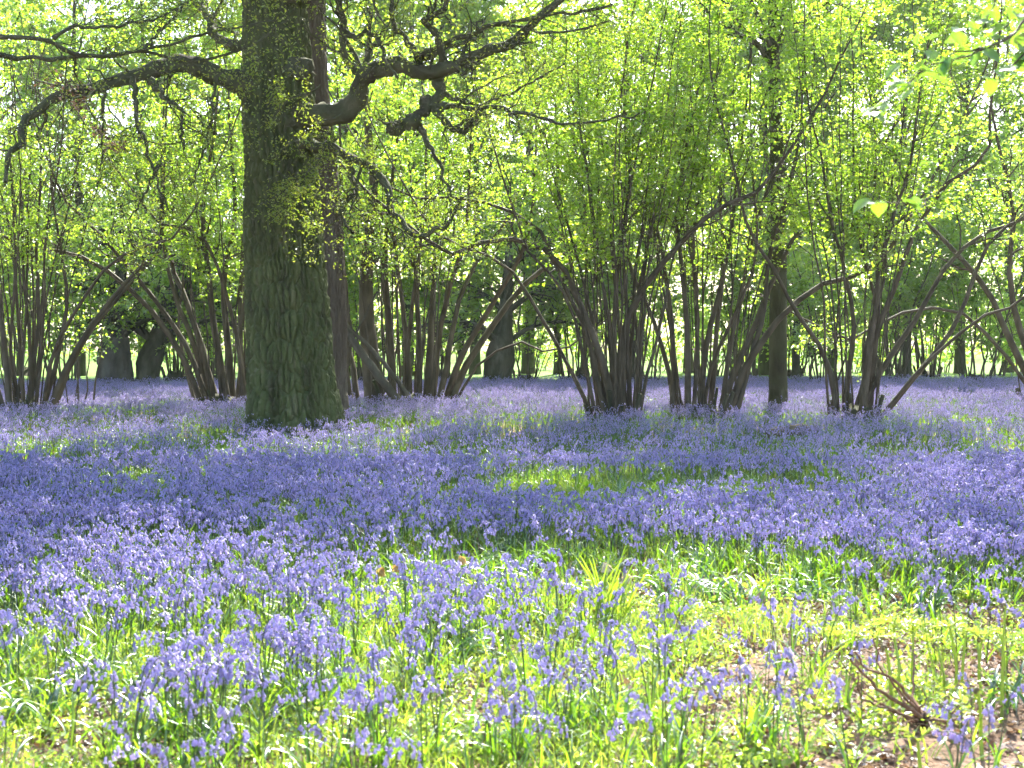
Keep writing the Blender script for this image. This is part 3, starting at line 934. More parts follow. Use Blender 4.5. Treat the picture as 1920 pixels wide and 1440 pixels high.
# the broad old tree far left, and the broad old trunk in the middle distance
def old_tree(name, D, rows1, rows2, base_x, label, bark, seed, leafn=16):
    rng = np.random.default_rng(seed)
    b, c1 = px_trunk(D, rows1, base_x)
    for dx_, dz_, f_ in ((0.08, 0.8, 0.72), (0.12, 1.2, 0.6), (0.1, 1.6, 0.6), (0.0, 1.6, 0.3)):
        c1.append([c1[-1][0] + dx_, 0, c1[-1][2] + dz_, c1[-1][3] * f_])
    root = empty(name, tuple(b))
    tag(root, label, 'old tree')
    g = big_trunk(c1, 90, 120, 0.35, 4, seed, (0.16, 0.6), 0.06)
    link('trunk', mesh('trunk', g, M[bark]), root)
    P0, R0 = [], []
    tops = [c1[3], c1[4], c1[5]]
    if rows2:
        b2, c2 = px_trunk(D, rows2, base_x)
        for dx_, dz_, f_ in ((0.3, 0.8, 0.75), (0.4, 1.2, 0.62), (0.4, 1.5, 0.6), (0.2, 1.5, 0.3)):
            c2.append([c2[-1][0] + dx_, 0, c2[-1][2] + dz_, c2[-1][3] * f_])
        for r_ in c2:
            r_[1] += 0.5
        link('trunk', mesh('trunk', big_trunk(c2, 70, 110, 0.35, 3, seed + 1, (0.16, 0.6), 0.06), M['moss_bark']), root)
        tops += [c2[3], c2[4], c2[5]]
    for tp in tops:
        for _ in range(5):
            a = rng.uniform(0, 2 * PI)
            out = np.array([math.cos(a), math.sin(a), 0])
            o = np.array(tp[:3])
            cpts = [o - np.array([0, 0, 0.4]), o + out * 1.0 + np.array([0, 0, 0.3]), o + out * 2.2 + np.array([0, 0, 0.5]), o + out * 3.4 + np.array([0, 0, 0.2])]
            P0.append(catmull(cpts, 12))
            R0.append(np.linspace(0.11, 0.03, 12))
    P0, R0 = np.array(P0), np.array(R0)
    L2, R2, o2 = children_of(rng, P0, R0, 8, 0.15, 1, 1.8, 6, 0.5, 0.6, 0.1, 0.25, 0.01)
    L3, R3, o3 = children_of(rng, L2, R2, 6, 0.1, 1, 0.9, 5, 0.5, 0.5, 0.0, 0.3, 0.006)
    for s in range(len(P0)):
        g = G().add(*tubes(P0[s:s + 1], R0[s:s + 1], 7))
        g.add(*tubes(L2[o2 == s], R2[o2 == s], 4))
        link('limb', mesh('limb', g, M['moss_bark']), root)
    pos, tan, _ = pick_on(rng, L3, leafn)
    link('crown', mesh('crown', G().add(*leaves(rng, pos, tan, 0.08, 0.14)), M['far_leaf'], False), root)
    return root


old_tree('old_tree', 44.0, [(216, 728, 62), (216, 700, 58), (214, 665, 58)], [(268, 728, 44), (270, 700, 40), (274, 672, 46)], 230, 'broad old grey tree with a split double trunk in the far left clearing', 'grey_bark', 51)
old_tree('old_tree', 45.5, [(930, 722, 52), (934, 700, 48), (938, 672, 54)], None, 935, 'broad dark old trunk at the far edge of the flowers, mid picture', 'moss_bark', 52)

# ------------------------------------------------------------------ hazels and trees farther back
def generic_hazel(seed, nst, h, spread, r0, leaf, label):
    rng = np.random.default_rng(seed)
    P, R = random_stems(rng, (0, 0, 0), nst, h, spread, r0, 14, 0.6, 0.04)
    return coppice('background_hazel', rng, P, R, (0, 0, 0), label, 'hazel', leaf, 9, 6, 12, 0.2, 'far_leaf', 'hazel_bark', 'hazels standing farther back', 0.6, 1.7, 0.8, twigs=False)


HV = [generic_hazel(61, 12, 7.5, 3.4, 0.045, (0.105, 0.17), 'x'), generic_hazel(62, 15, 8.5, 3.0, 0.042, (0.105, 0.17), 'x'), generic_hazel(63, 10, 6.5, 4.2, 0.048, (0.105, 0.17), 'x')]
HSPOTS = [  # px x, distance, variant, scale, label
    (-60, 47.1, 0, 1.0, 'background hazel behind the left-edge hazel'),
    (120, 43.5, 2, 0.85, 'low spreading background hazel left of the old grey tree'),
    (330, 52.0, 1, 1.0, 'background hazel right of the old grey tree'),
    (400, 48.0, 0, 0.95, 'background hazel behind the far-left-leaning stems'),
    (520, 45.3, 1, 1.0, 'background hazel mostly hidden behind the big oak trunk'),
    (700, 47.1, 2, 1.0, 'background hazel behind the broad stool right of the oak'),
    (840, 48.0, 0, 1.0, 'background hazel left of the broad dark old trunk'),
    (985, 50.0, 2, 0.8, 'small background hazel with bowed stems right of the broad dark trunk'),
    (1080, 47.1, 1, 1.0, 'background hazel seen through the central slender stems'),
    (1215, 44.4, 0, 0.9, 'background hazel in the gap between the two central hazels'),
    (1390, 48.9, 1, 1.0, 'background hazel left of the straight slim trunk'),
    (1545, 43.5, 2, 0.8, 'background hazel behind the open right-leaning hazel'),
    (1660, 48.0, 0, 0.95, 'background hazel behind the right-leaning stems'),
    (1830, 48.0, 2, 0.9, 'dense low background hazel near the right edge'),
    (1740, 55.0, 1, 1.0, 'distant hazel beyond the dense low one at right'),
    (2010, 47.1, 1, 1.05, 'background hazel past the thick-stemmed right-edge one'),
    (620, 55.0, 1, 1.1, 'distant hazel straight behind the reddish trunk'),
    (1480, 56.0, 0, 1.0, 'distant hazel behind the straight slim trunk'),
    (40, 57.0, 1, 1.1, 'distant hazel at the far left clearing edge'),
    (1180, 57.0, 2, 1.1, 'distant hazel at the edge of the lawn, centre'),
    (-330, 40.8, 0, 1.0, 'hazel out beyond the left edge'),
    (2250, 40.8, 1, 1.0, 'hazel out beyond the right edge'),
]
used = set()
rr = random.Random(5)
for (px, D, v, sc, lab) in HSPOTS:
    if v in used:
        o = copy_tree(HV[v])
    else:
        o = HV[v]
        used.add(v)
    o.location = ((px - 960) / F_PX * D, D, 0)
    o.rotation_euler = (0, 0, rr.uniform(0, 2 * PI))
    o.scale = (sc, sc, sc * rr.uniform(0.95, 1.1))
    o['label'] = lab


def bg_tree(seed, h, r, leaf, nlimb):
    rng = np.random.default_rng(seed)
    ct = [[0, 0, -0.1, r], [0.05, 0, h * 0.2, r * 0.85], [0.1, 0.1, h * 0.5, r * 0.6], [0.0, 0.2, h * 0.8, r * 0.3], [0.1, 0.1, h, r * 0.08]]
    return standard('background_tree', rng, (0, 0, 0), ct, 'x', 'tree', 'moss_bark', 'far_leaf', h * 0.24, nlimb, h * 0.27, leaf, 13, 7, 'tall trees behind the hazels', k=20, n=50, nb=8)


TV = [bg_tree(71, 17, 0.24, (0.13, 0.23), 24), bg_tree(72, 20, 0.28, (0.13, 0.24), 28), bg_tree(73, 14, 0.17, (0.12, 0.21), 22)]
TSPOTS = [
    (150, 57, 1, 'tall background tree between the left hazel and the old grey tree'),
    (660, 58, 1, 'tall background tree just right of the big oak'),
    (890, 60, 0, 'tall background tree left of the central gap'),
    (1180, 58, 1, 'tall background tree behind the central slender hazel'),
    (1380, 61, 0, 'tall background tree left of the straight slim trunk'),
    (1640, 59, 1, 'tall background tree behind the open right-leaning hazel'),
    (1800, 60, 1, 'tall background tree behind the dense low hazel'),
    (400, 60, 1, 'tall background tree just left of the big oak'),
    (-30, 60, 1, 'tall background tree at the left edge'),
    (1045, 60, 2, 'slim background tree on the lawn right of the bowed hazel'),
    (1435, 58, 1, 'grey background trunk just left of the straight slim trunk'),
    (1492, 52, 2, 'slim background trunk just right of the straight slim trunk'),
    (1700, 54, 2, 'background trunk behind the right-leaning stems'),
    (1890, 62, 0, 'tall background tree at the right edge'),
    (2130, 70, 1, 'tall tree out past the right edge'),
    (-180, 70, 1, 'tall tree out past the left edge'),
    (1560, 58, 2, 'slim background tree behind the open hazel'),
    (545, 60, 0, 'tall background tree straight behind the big oak'),
    (765, 58, 1, 'tall background tree rising over the broad hazel stool'),
    (990, 61, 1, 'tall background tree over the central gap'),
    (1290, 62, 0, 'tall background tree above the two central hazels'),
    (270, 60, 0, 'tall background tree rising behind the old grey tree'),
]
used = set()
for (px, D, v, lab) in TSPOTS:
    if v in used:
        o = copy_tree(TV[v])
    else:
        o = TV[v]
        used.add(v)
    o.location = ((px - 960) / F_PX * D, D, 0.05)
    o.rotation_euler = (0, 0, rr.uniform(0, 2 * PI))
    s = rr.uniform(0.92, 1.12)
    o.scale = (s, s, s)
    o['label'] = lab

def shrub(seed):
    rng = np.random.default_rng(seed)
    root = tag(empty('background_shrub'), 'x', 'shrub', 'low shrubs along the edge of the lawn')
    P, R = random_stems(rng, (0, 0, 0), 7, 3.0, 2.4, 0.03, 10, 0.3, 0.03)
    L1, R1, _ = children_of(rng, P, R, 9, 0.1, 1, 1.1, 6, 0.5, 0.6, 0.1, 0.3, 0.006)
    for q in range(len(P)):
        link('stem', mesh('stem', G().add(*tubes(P[q:q + 1], R[q:q + 1], 5)), M['hazel_bark']), root)
    L2, R2, _ = children_of(rng, L1, R1, 5, 0.1, 1, 0.6, 4, 0.5, 0.5, 0.0, 0.3, 0.004)
    pos, tan, _ = pick_on(rng, L2, 7)
    link('crown', mesh('crown', G().add(*leaves(rng, pos + rng.normal(size=pos.shape) * 0.06, tan, 0.10, 0.18)), M['far_leaf'], False), root)
    return root


SV = [shrub(75), shrub(76)]
used = set()
for q, (px, D, sc, lab) in enumerate([
        (30, 60, 1.1, 'low shrub at the lawn edge, far left'), (340, 56, 1.2, 'low shrub in the bright gap right of the grey tree'), (450, 62, 1.2, 'low shrub just left of the oak trunk, far off'),
        (690, 57, 1.2, 'low shrub behind the fallen poles'), (820, 63, 1.2, 'low shrub left of the broad dark trunk'), (1010, 66, 1.0, 'low shrub in the central gap beyond the bowed hazel'), (1120, 58, 1.2, 'low shrub behind the central slender stems'),
        (1235, 64, 1.3, 'low shrub between the two central hazels'), (1340, 57, 1.2, 'low shrub behind the upright hazel'), (1420, 63, 1.3, 'low shrub left of the straight slim trunk'), (1510, 57, 1.2, 'low shrub right of the straight slim trunk'),
        (1600, 62, 1.4, 'low shrub behind the open hazel'), (1690, 57, 1.3, 'low shrub under the right-leaning stems'), (1770, 62, 1.4, 'low shrub left of the dense low hazel'), (1870, 56, 1.4, 'low shrub right of the dense low hazel'), (1930, 60, 1.4, 'low shrub at the right edge')]):
    o = SV[q % 2] if q % 2 not in used else copy_tree(SV[q % 2])
    used.add(q % 2)
    o.location = ((px - 960) / F_PX * D, D, 0.05)
    o.rotation_euler = (0, 0, rr.uniform(0, 2 * PI))
    o.scale = (sc, sc, sc)
    o['label'] = lab

# the wood that closes the view across the lawn: one mass
rng = np.random.default_rng(81)
g = G()
cx = rng.uniform(-110, 110, 900)
cyy = rng.uniform(92, 125, 900)
czz = rng.uniform(0.3, 14, 900) * (0.75 + 0.5 * vnoise(cx, cx * 0, 0.12))
cen = np.stack([cx, cyy, czz], -1)
pos = np.repeat(cen, 90, 0) + rng.normal(size=(900 * 90, 3)) * np.array([1.6, 1.6, 1.1])
g.add(*leaves(rng, pos, nrm(rng.normal(size=pos.shape)), 0.25, 0.5, 0.8))
tag(link('distant_wood', mesh('distant_wood', g, M['far_leaf'], False)), 'mass of pale green woodland closing the view across the lawn', 'woodland', kind='stuff')

# thin saplings beside the left hazel, and cut poles leaning in the broad stool
rng = np.random.default_rng(91)
for q, (x0, y0, x1, y1, wd, lab) in enumerate([(128, 768, 100, 560, 3.5, 'thin bare sapling left of the cluster of thin saplings'), (146, 770, 132, 520, 4, 'thin sapling in the middle of the thin sapling cluster'), (160, 772, 168, 540, 4, 'tallest thin sapling by the left hazel'), (168, 770, 200, 560, 5, 'thin sapling leaning right beside the left hazel'), (138, 768, 150, 600, 3, 'slightest of the thin saplings by the left hazel')]):
    D = 28.2 + q * 0.2
    P, R = stem_paths(rng, [([(x0, y0 + 12), ((x0 + x1) / 2 + 4, (y0 + y1) / 2), (x1, y1)], wd)], D, 0.2, 3.6, 12, 0.015)
    base = (P[0][0][0], P[0][0][1], 0.0)
    T, TR, _ = children_of(rng, P, R, 14, 0.35, 1.0, 0.6, 5, 0.5, 0.6, 0.1, 0.25, 0.003)
    root = tag(empty('sapling', base), lab, 'sapling', 'thin saplings by the left hazel')
    g = G().add(*tubes(P - np.array(base), R, 6)).add(*tubes(T - np.array(base), TR, 3))
    link('stem', mesh('stem', g, M['hazel_bark']), root)
    pos, tan, _ = pick_on(rng, T, 6)
    link('crown', mesh('crown', G().add(*leaves(rng, pos - np.array(base), tan, 0.05, 0.08)), M['hazel_leaf'], False), root)
for pts, wd, dd, lab in [([(752, 760), (700, 692), (646, 618)], 17, (-1.3, -1.6), 'thick pale fallen pole propped against the broad hazel stool'), ([(770, 748), (712, 672), (648, 608)], 9, (-1.2, -1.7), 'thinner pale fallen pole lying above the thick one'), ([(655, 650), (680, 600), (708, 545)], 4, (-1.6, -1.5), 'thin stick slanting up from the fallen poles')]:
    p, r = px_limb(30.5, pts, wd, wd * 0.75, dd, 14, 0.008, rng)
    b0 = p[0].copy()
    g = G().add(*tubes(p[None] - b0, r[None], 9))
    k = 9
    g.add(np.vstack([g.V[0][-k:], p[-1] - b0]), [[q, (q + 1) % k, k] for q in range(k)])
    o = link('fallen_pole', mesh('fallen_pole', g, M['grey_bark']))
    o.location = tuple(b0)
    tag(o, lab, 'pole', 'poles fallen by the broad hazel')
# the weathered log among the flowers
b0 = gp(1490, 838)
rng = np.random.default_rng(93)
P = catmull(np.array([[-0.42, 0, 0.20], [-0.15, 0.06, 0.25], [0.15, 0.02, 0.27], [0.38, -0.04, 0.25]]), 16)[None]
R = (0.075 + 0.012 * rng.normal(size=(1, 16)))
g = G().add(*tubes(P, R, 12))
for e in (0, -12):
    ring = g.V[0][:12] if e == 0 else g.V[0][-12:]
    g.add(np.vstack([ring, ring.mean(0)]), [[q, (q + 1) % 12, 12] for q in range(12)])
g.add(*tubes(catmull(np.array([[0.25, 0.0, 0.25], [0.32, 0.05, 0.14], [0.36, 0.08, -0.02]]), 6)[None], np.linspace(0.05, 0.06, 6)[None], 8))
g.add(*tubes(catmull(np.array([[-0.3, 0.03, 0.21], [-0.45, 0.07, 0.12], [-0.5, 0.1, -0.02]]), 6)[None], np.linspace(0.04, 0.05, 6)[None], 8))
o = link('fallen_log', mesh('fallen_log', g, M['log']))
o.location = tuple(b0)
tag(o, 'short weathered log lying in the flowers below the right-hand hazels', 'log')


# ------------------------------------------------------------------ branch hanging into the top right corner, close by
def round_leaf(L=1.0):
    """a broad pointed leaf, 1 long, with folded veins"""
    prof = [(0.0, 0.0), (0.06, 0.20), (0.22, 0.38), (0.45, 0.43), (0.68, 0.34), (0.86, 0.16), (1.0, 0.0)]
    V, F = [], []
    for (t, wv) in prof:
        bend = -0.18 * t * t
        for sx in (-1, -0.5, 0, 0.5, 1):
            V.append([sx * wv, t, bend + 0.10 * abs(sx) * (1 if wv else 0) + 0.03 * math.sin(9 * t + 3 * sx)])
    for j in range(len(prof) - 1):
        for i in range(4):
            F.append([j * 5 + i, j * 5 + i + 1, (j + 1) * 5 + i + 1, (j + 1) * 5 + i])
    return G().add(np.array(V) * L, F)


NL = [mesh('leaf', round_leaf(s), M['near_leaf']) for s in (0.052, 0.064, 0.076)]
rng = np.random.default_rng(101)
ND = 4.7
hb0 = at(1960, 0, ND + 0.3)
hb = empty('overhanging_branch', tuple(hb0))
tag(hb, 'leafy twig with large soft leaves hanging into the top right corner', 'branch')
TW = [([(2150, -160), (2020, -60), (1935, 20), (1905, 60), (1870, 82), (1800, 100), (1770, 90)], 9, 3, (0.4, 0.0)),
      ([(1905, 60), (1890, 70), (1840, 95), (1790, 112), (1740, 122), (1700, 150)], 5, 2, (0.2, -0.2)),
      ([(2000, -80), (1930, -50), (1875, -10), (1860, 20), (1840, 60)], 6, 2, (0.3, 0.1)),
      ([(1950, 90), (1920, 100), (1890, 130), (1850, 140)], 5, 2, (0.2, 0.1)),
      ([(1786, 112), (1784, 140), (1800, 180), (1802, 240), (1780, 330), (1740, 372), (1690, 380), (1640, 378)], 3, 1.5, (-0.1, -0.2)),
      ([(1740, 122), (1700, 160), (1660, 190), (1630, 210)], 3, 1.5, (-0.1, -0.2)),
      ([(1990, -20), (1960, 40), (1940, 90), (1925, 130)], 4, 2, (0.3, 0.2))]
tp, trr = [], []
for pts, w0, w1, dd in TW:
    p, r = px_limb(ND, pts, w0, w1, dd, 16, 0.002, rng)
    tp.append(p)
    trr.append(r)
    link('twig', mesh('twig', G().add(*tubes(p[None] - hb0, r[None], 6)), M['hazel_bark']), hb)
LEAFPX = [(1860, 20, 50), (1900, 15, 50), (1880, 45, 50), (1820, 40, 46), (1760, 68, 40), (1790, 60, 44), (1800, 55, 46), (1850, 60, 52), (1890, 40, 40), (1910, 70, 40), (1690, 150, 42), (1720, 140, 36), (1700, 172, 40), (1680, 165, 36),
          (1740, 110, 34), (1765, 130, 40), (1800, 105, 40), (1820, 115, 44), (1840, 75, 44), (1715, 168, 40), (1640, 205, 40), (1660, 195, 36), (1612, 380, 26), (1650, 378, 32), (1668, 200, 34), (1745, 95, 38), (1910, 130, 50), (1890, 135, 40),
          (1630, 212, 34), (1775, 75, 36), (1870, 10, 44), (1915, -8, 50), (1630, 374, 28), (1748, 305, 26), (1750, 145, 36), (1690, 120, 30), (1725, 62, 34), (1905, 25, 50)]
for s_, p in enumerate(tp):
    for q in range(9 if s_ not in (4, 5) else 3):
        o = link('leaf', NL[q % 3], hb)
        j = rng.integers(4, 16)
        o.location = tuple(p[j] - hb0 + rng.normal(size=3) * 0.012)
        o.rotation_euler = (rng.uniform(-1.2, 0.2), rng.uniform(-0.5, 0.5), rng.uniform(0, 2 * PI))
for q, (x, y, s) in enumerate(LEAFPX):
    o = link('leaf', NL[q % 3], hb)
    o.location = tuple(at(x, y, ND + rng.uniform(-0.2, 0.25)) - hb0)
    o.rotation_euler = (rng.uniform(-0.9, 0.3), rng.uniform(-0.5, 0.5), rng.uniform(0, 2 * PI))

# ------------------------------------------------------------------ flowers and grass: small plants
def blade(rng, base, L, wd, az, bend, nseg=4, fold=0.25, twist=0.0, tilt=0.15):
    """one arching strap leaf"""
    out = np.array([math.cos(az), math.sin(az), 0.0])
    side = np.array([-out[1], out[0], 0.0])
    V, F = [], []
    p = np.array(base, float)
    th = tilt
    for j in range(nseg + 1):
        t = j / nseg
        wv = wd * 0.5 * (0.65 + 0.35 * min(1, t * 4)) * (1 - t ** 3) + 0.0004
        up = -out * math.sin(PI / 2 - th) * 0 + np.array([0, 0, 1.0])
        d = out * math.sin(th) + np.array([0, 0, math.cos(th)])
        nn = np.cross(d, side)
        V += [p - side * wv + nn * wv * fold, p - nn * wv * fold, p + side * wv + nn * wv * fold]
        p = p + d * (L / nseg)
        th += bend / nseg
    for j in range(nseg):
        for i in range(2):
            F.append([j * 3 + i, j * 3 + i + 1, j * 3 + i + 4, j * 3 + i + 3])
    return np.array(V), F


def bell(rng, p, d, L, k=6, rings=4):
    """a hanging bell with flared, recurved lip"""
    d = nrm(np.array(d))
    s = nrm(np.cross(d, [0.3, 0.9, 0.2]))
    b = np.cross(d, s)
    prof = [(0.0, 0.10), (0.18, 0.24), (0.65, 0.25), (1.0, 0.42)] if rings == 4 else [(0.0, 0.16), (1.0, 0.36)]
    V = []
    for (t, r) in prof:
        for i in range(k):
            a = 2 * PI * i / k
            rr_ = r * (1.0 if t < 0.9 else (1.12 if i % 2 else 0.8))
            V.append(p + d * L * t + (s * math.cos(a) + b * math.sin(a)) * L * rr_)
    F = []
    for j in range(len(prof) - 1):
        for i in range(k):
            F.append([j * k + i, j * k + (i + 1) % k, (j + 1) * k + (i + 1) % k, (j + 1) * k + i])
    return np.array(V), F


def bluebell(seed, fine=True):
    """stem, flower head, leaves of one bluebell, about 0.34 m tall"""
    rng = np.random.default_rng(seed)
    H = rng.uniform(0.28, 0.40)
    az = rng.uniform(0, 2 * PI)
    out = np.array([math.cos(az), math.sin(az), 0])
    lean = rng.uniform(0.0, 0.06)
    droop = rng.uniform(0.03, 0.07)
    c = np.array([[0, 0, -0.01], out * lean * 0.3 + [0, 0, H * 0.5], out * lean + [0, 0, H * 0.88], out * (lean + droop * 0.6) + [0, 0, H], out * (lean + droop * 1.5) + [0, 0, H * 0.985]])
    n = 12 if fine else 6
    P = catmull(c, n)
    st = G().add(*tubes(P[None], np.linspace(0.0032, 0.0016, n)[None], 5 if fine else 3))
    hd = G()
    nb = rng.integers(11, 17) if fine else rng.integers(6, 9)
    for i in range(nb):
        t = 0.68 + 0.32 * i / (nb - 1)
        f = t * (n - 1)
        a = min(int(f), n - 2)
        p = P[a] * (1 - (f - a)) + P[a + 1] * (f - a)
        sd_ = rng.normal(size=3) * 0.6
        d = nrm(out * 0.55 + sd_ * 0.9 + np.array([0, 0, 0.25]))
        q = p + d * rng.uniform(0.008, 0.018)
        L = rng.uniform(0.0165, 0.0215) if fine else rng.uniform(0.016, 0.021)
        dd = nrm(d * 0.35 + np.array([0, 0, -1.0]) + rng.normal(size=3) * 0.2)
        hd.add(*bell(rng, q, dd, L, 6 if fine else 4, 4 if fine else 2))
        if fine:
            st.add(*tubes(np.array([[p, (p + q) / 2 + [0, 0, 0.003], q]]), np.full((1, 3), 0.0011), 3))
    lv = []
    for i in range(3 if fine else 2):
        lv.append(blade(rng, (0, 0, -0.01), rng.uniform(0.20, 0.32), rng.uniform(0.009, 0.014), rng.uniform(0, 2 * PI), rng.uniform(0.5, 1.6), 5 if fine else 3, 0.3, 0, rng.uniform(0.05, 0.35)))
    return st, hd, lv


PLANT_MATS = [M['bell_stem'], M['bell'], M['strap']]


def instancer(name, pts, rot, scl, idx, sources):
    """one object that carries many small plants: points with a geometry-nodes modifier"""
    coll = bpy.data.collections.new(name + '_sources')
    for q, me in enumerate(sources):
        coll.objects.link(bpy.data.objects.new('%s_source_%03d' % (name, q), me))
    me = bpy.data.meshes.new(name)
    me.vertices.add(len(pts))
    me.vertices.foreach_set('co', np.asarray(pts, np.float32).ravel())
    for an, tp_, arr in (('rot', 'FLOAT_VECTOR', rot), ('scl', 'FLOAT', scl), ('pick', 'INT', idx)):
        a = me.attributes.new(an, tp_, 'POINT')
        if tp_ == 'FLOAT_VECTOR':
            a.data.foreach_set('vector', np.asarray(arr, np.float32).ravel())
        else:
            a.data.foreach_set('value', np.asarray(arr, np.int32 if tp_ == 'INT' else np.float32))
    o = link(name, me)
    ng = bpy.data.node_groups.new(name, 'GeometryNodeTree')
    ng.interface.new_socket('Geometry', in_out='INPUT', socket_type='NodeSocketGeometry')
    ng.interface.new_socket('Geometry', in_out='OUTPUT', socket_type='NodeSocketGeometry')
    N, L = ng.nodes, ng.links
    gi, go = N.new('NodeGroupInput'), N.new('NodeGroupOutput')
    ci = N.new('GeometryNodeCollectionInfo')
    ci.inputs['Collection'].default_value = coll
    ci.inputs['Separate Children'].default_value = True
    ci.inputs['Reset Children'].default_value = True
    ip = N.new('GeometryNodeInstanceOnPoints')
    ip.inputs['Pick Instance'].default_value = True

    def attr(nm, ty):
        a = N.new('GeometryNodeInputNamedAttribute')
        a.data_type = ty
        a.inputs['Name'].default_value = nm
        return [s for s in a.outputs if s.name == 'Attribute' and s.enabled][0]
    er = N.new('FunctionNodeEulerToRotation')
    L.new(attr('rot', 'FLOAT_VECTOR'), er.inputs[0])
    L.new(gi.outputs[0], ip.inputs['Points'])
    L.new(ci.outputs[0], ip.inputs['Instance'])
    L.new(attr('pick', 'INT'), ip.inputs['Instance Index'])
    L.new(er.outputs[0], ip.inputs['Rotation'])
    L.new(attr('scl', 'FLOAT'), ip.inputs['Scale'])
    L.new(ip.outputs[0], go.inputs[0])
    md = o.modifiers.new('scatter', 'NODES')
    md.node_group = ng
    return o


def clear_of_trunks(P):
    ok = np.ones(len(P), bool)
    for (x, y, r) in [(oak_base[0], oak_base[1], 0.80), (-3.59, 24.0, 0.5)]:
        ok &= np.hypot(P[:, 0] - x, P[:, 1] - y) > r
    return ok


def gauss(px, py, x, y, sx, sy):
    return np.exp(-(((px - x) / sx) ** 2 + ((py - y) / sy) ** 2))


def flower_density(P):
    """how thickly the bluebells stand: thick in the wood, in loose clumps on the open front ground"""
    px, py = to_px(P)
    X, Y = P[:, 0], P[:, 1]
    n1 = vnoise(X, Y, 1.3, 3)
    n2 = vnoise(X, Y, 3.0, 9)
    far = np.clip(0.75 + 0.7 * (n1 - 0.4), 0.25, 1.0)
    # grassy openings in the carpet
    for (x, y, sx, sy, k) in [(1080, 958, 260, 38, 1.05), (1420, 950, 230, 30, 1.0), (410, 855, 50, 20, 0.95), (260, 938, 90, 26, 0.9), (545, 1015, 32, 26, 0.95), (720, 822, 70, 16, 0.8), (1030, 935, 60, 22, 0.7), (150, 915, 45, 18, 0.7), (30, 870, 50, 16, 0.7), (1720, 885, 90, 16, 0.5), (470, 1060, 60, 18, 0.6), (160, 1070, 90, 20, 0.5), (820, 1000, 60, 20, 0.5), (1550, 960, 60, 14, 0.5), (900, 1075, 330, 25, 0.85), (1350, 1110, 130, 26, 0.9), (1700, 1140, 200, 22, 0.6), (620, 1040, 80, 10, 0.5)]:
        far = far * np.clip(1 - 1.25 * k * gauss(px, py, x, y, sx, sy), 0, 1)
    # front ground: clumps
    near = 0.02 + np.clip((n2 - 0.48) * 2.6, 0, 0.6) * np.clip((1350 - px) / 700, 0.08, 1) * np.clip(1.6 - (py - 1150) / 300, 0.5, 1.2)
    for (x, y, sx, sy, k) in [(60, 1190, 90, 35, 0.8), (210, 1150, 130, 40, 0.85), (420, 1150, 100, 40, 0.8), (330, 1200, 140, 30, 0.6), (530, 1180, 60, 40, 0.6), (120, 1260, 90, 30, 0.5), (420, 1340, 70, 35, 0.7), (560, 1330, 90, 40, 0.7), (330, 1370, 60, 30, 0.5), (250, 1440, 50, 25, 0.6), (380, 1440, 60, 30, 0.7),
                              (520, 1430, 60, 30, 0.5), (790, 1180, 70, 25, 0.7), (870, 1215, 45, 25, 0.8), (990, 1165, 80, 25, 0.8), (1060, 1190, 50, 25, 0.7), (960, 1250, 40, 25, 0.4), (730, 1440, 60, 25, 0.9), (790, 1420, 40, 25, 0.7), (660, 1370, 70, 35, 0.5), (820, 1310, 60, 30, 0.4), (1010, 1300, 50, 25, 0.5),
                              (1080, 1380, 80, 30, 0.6), (1190, 1340, 70, 30, 0.7), (1180, 1390, 50, 30, 0.5), (1280, 1180, 30, 15, 0.7), (1160, 1280, 60, 25, 0.3), (1480, 1260, 45, 15, 0.7), (1540, 1275, 30, 12, 0.5), (1510, 1440, 30, 15, 0.9), (1310, 1440, 30, 20, 0.6), (1600, 1160, 30, 12, 0.7), (1900, 1250, 40, 14, 0.7), (1730, 1250, 30, 14, 0.5),
                              (960, 1440, 50, 20, 0.5), (1060, 1490, 30, 30, 0.5), (1240, 1480, 40, 30, 0.6), (1880, 1545, 60, 35, 0.9), (640, 1245, 80, 25, 0.35), (1390, 1300, 40, 12, 0.3), (1440, 1340, 40, 20, 0.2), (1180, 1480, 30, 20, 0.4)]:
        near = np.maximum(near, min(1, 1.25 * k) * gauss(px, py, x, y, sx * 1.15, sy * 1.15))
    near = near * (1 - 0.9 * gauss(px, py, 40, 1420, 140, 45)) * np.interp(px, [600, 900, 1300, 1600], [1.0, 0.72, 0.6, 0.7])
    # the carpet ends along a wavy line
    edge = np.interp(px, [-400, 0, 300, 600, 900, 1200, 1500, 1800, 2300], [1150, 1150, 1130, 1090, 1075, 1085, 1110, 1150, 1150])
    mixv = np.clip((edge + 12 - py) / 30, 0, 1)
    d = 0.78 * far * mixv + near * (1 - mixv)
    d = d * np.clip(1 - 1.3 * gauss(px, py, 1080, 1122, 430, 36), 0, 1)   # strip of bare strap leaves along the carpet's edge
    d = d * (1 - 0.95 * gauss(px, py, 1140, 1190, 60, 45))
    return d * np.where(py < 800, 1.28, 1.0)


rng = np.random.default_rng(201)
NV = 8
fine_plants = [bluebell(300 + q, True) for q in range(NV)]
coarse = [bluebell(400 + q, False) for q in range(24)]

# scattered single plants, 4.4 m to 15 m
def scatter(rng, y0, y1, per_m2, kx=0.46, pad=1.2):
    area = 0
    n = int(per_m2 * (y1 - y0) * ((y0 + y1) * kx + 2 * pad))
    Y = np.sqrt(rng.uniform(y0 * y0, y1 * y1, n))
    X = rng.uniform(-1, 1, n) * (Y * kx + pad)
    return np.stack([X, Y, np.zeros(n)], -1)


Pn = scatter(rng, 4.1, 15.0, 205)
keep = rng.random(len(Pn)) < flower_density(Pn)
Pn = Pn[keep]
Pn = Pn[clear_of_trunks(Pn)]
Pn[:, 2] = gz(Pn[:, 0], Pn[:, 1])
px, py = to_px(Pn)
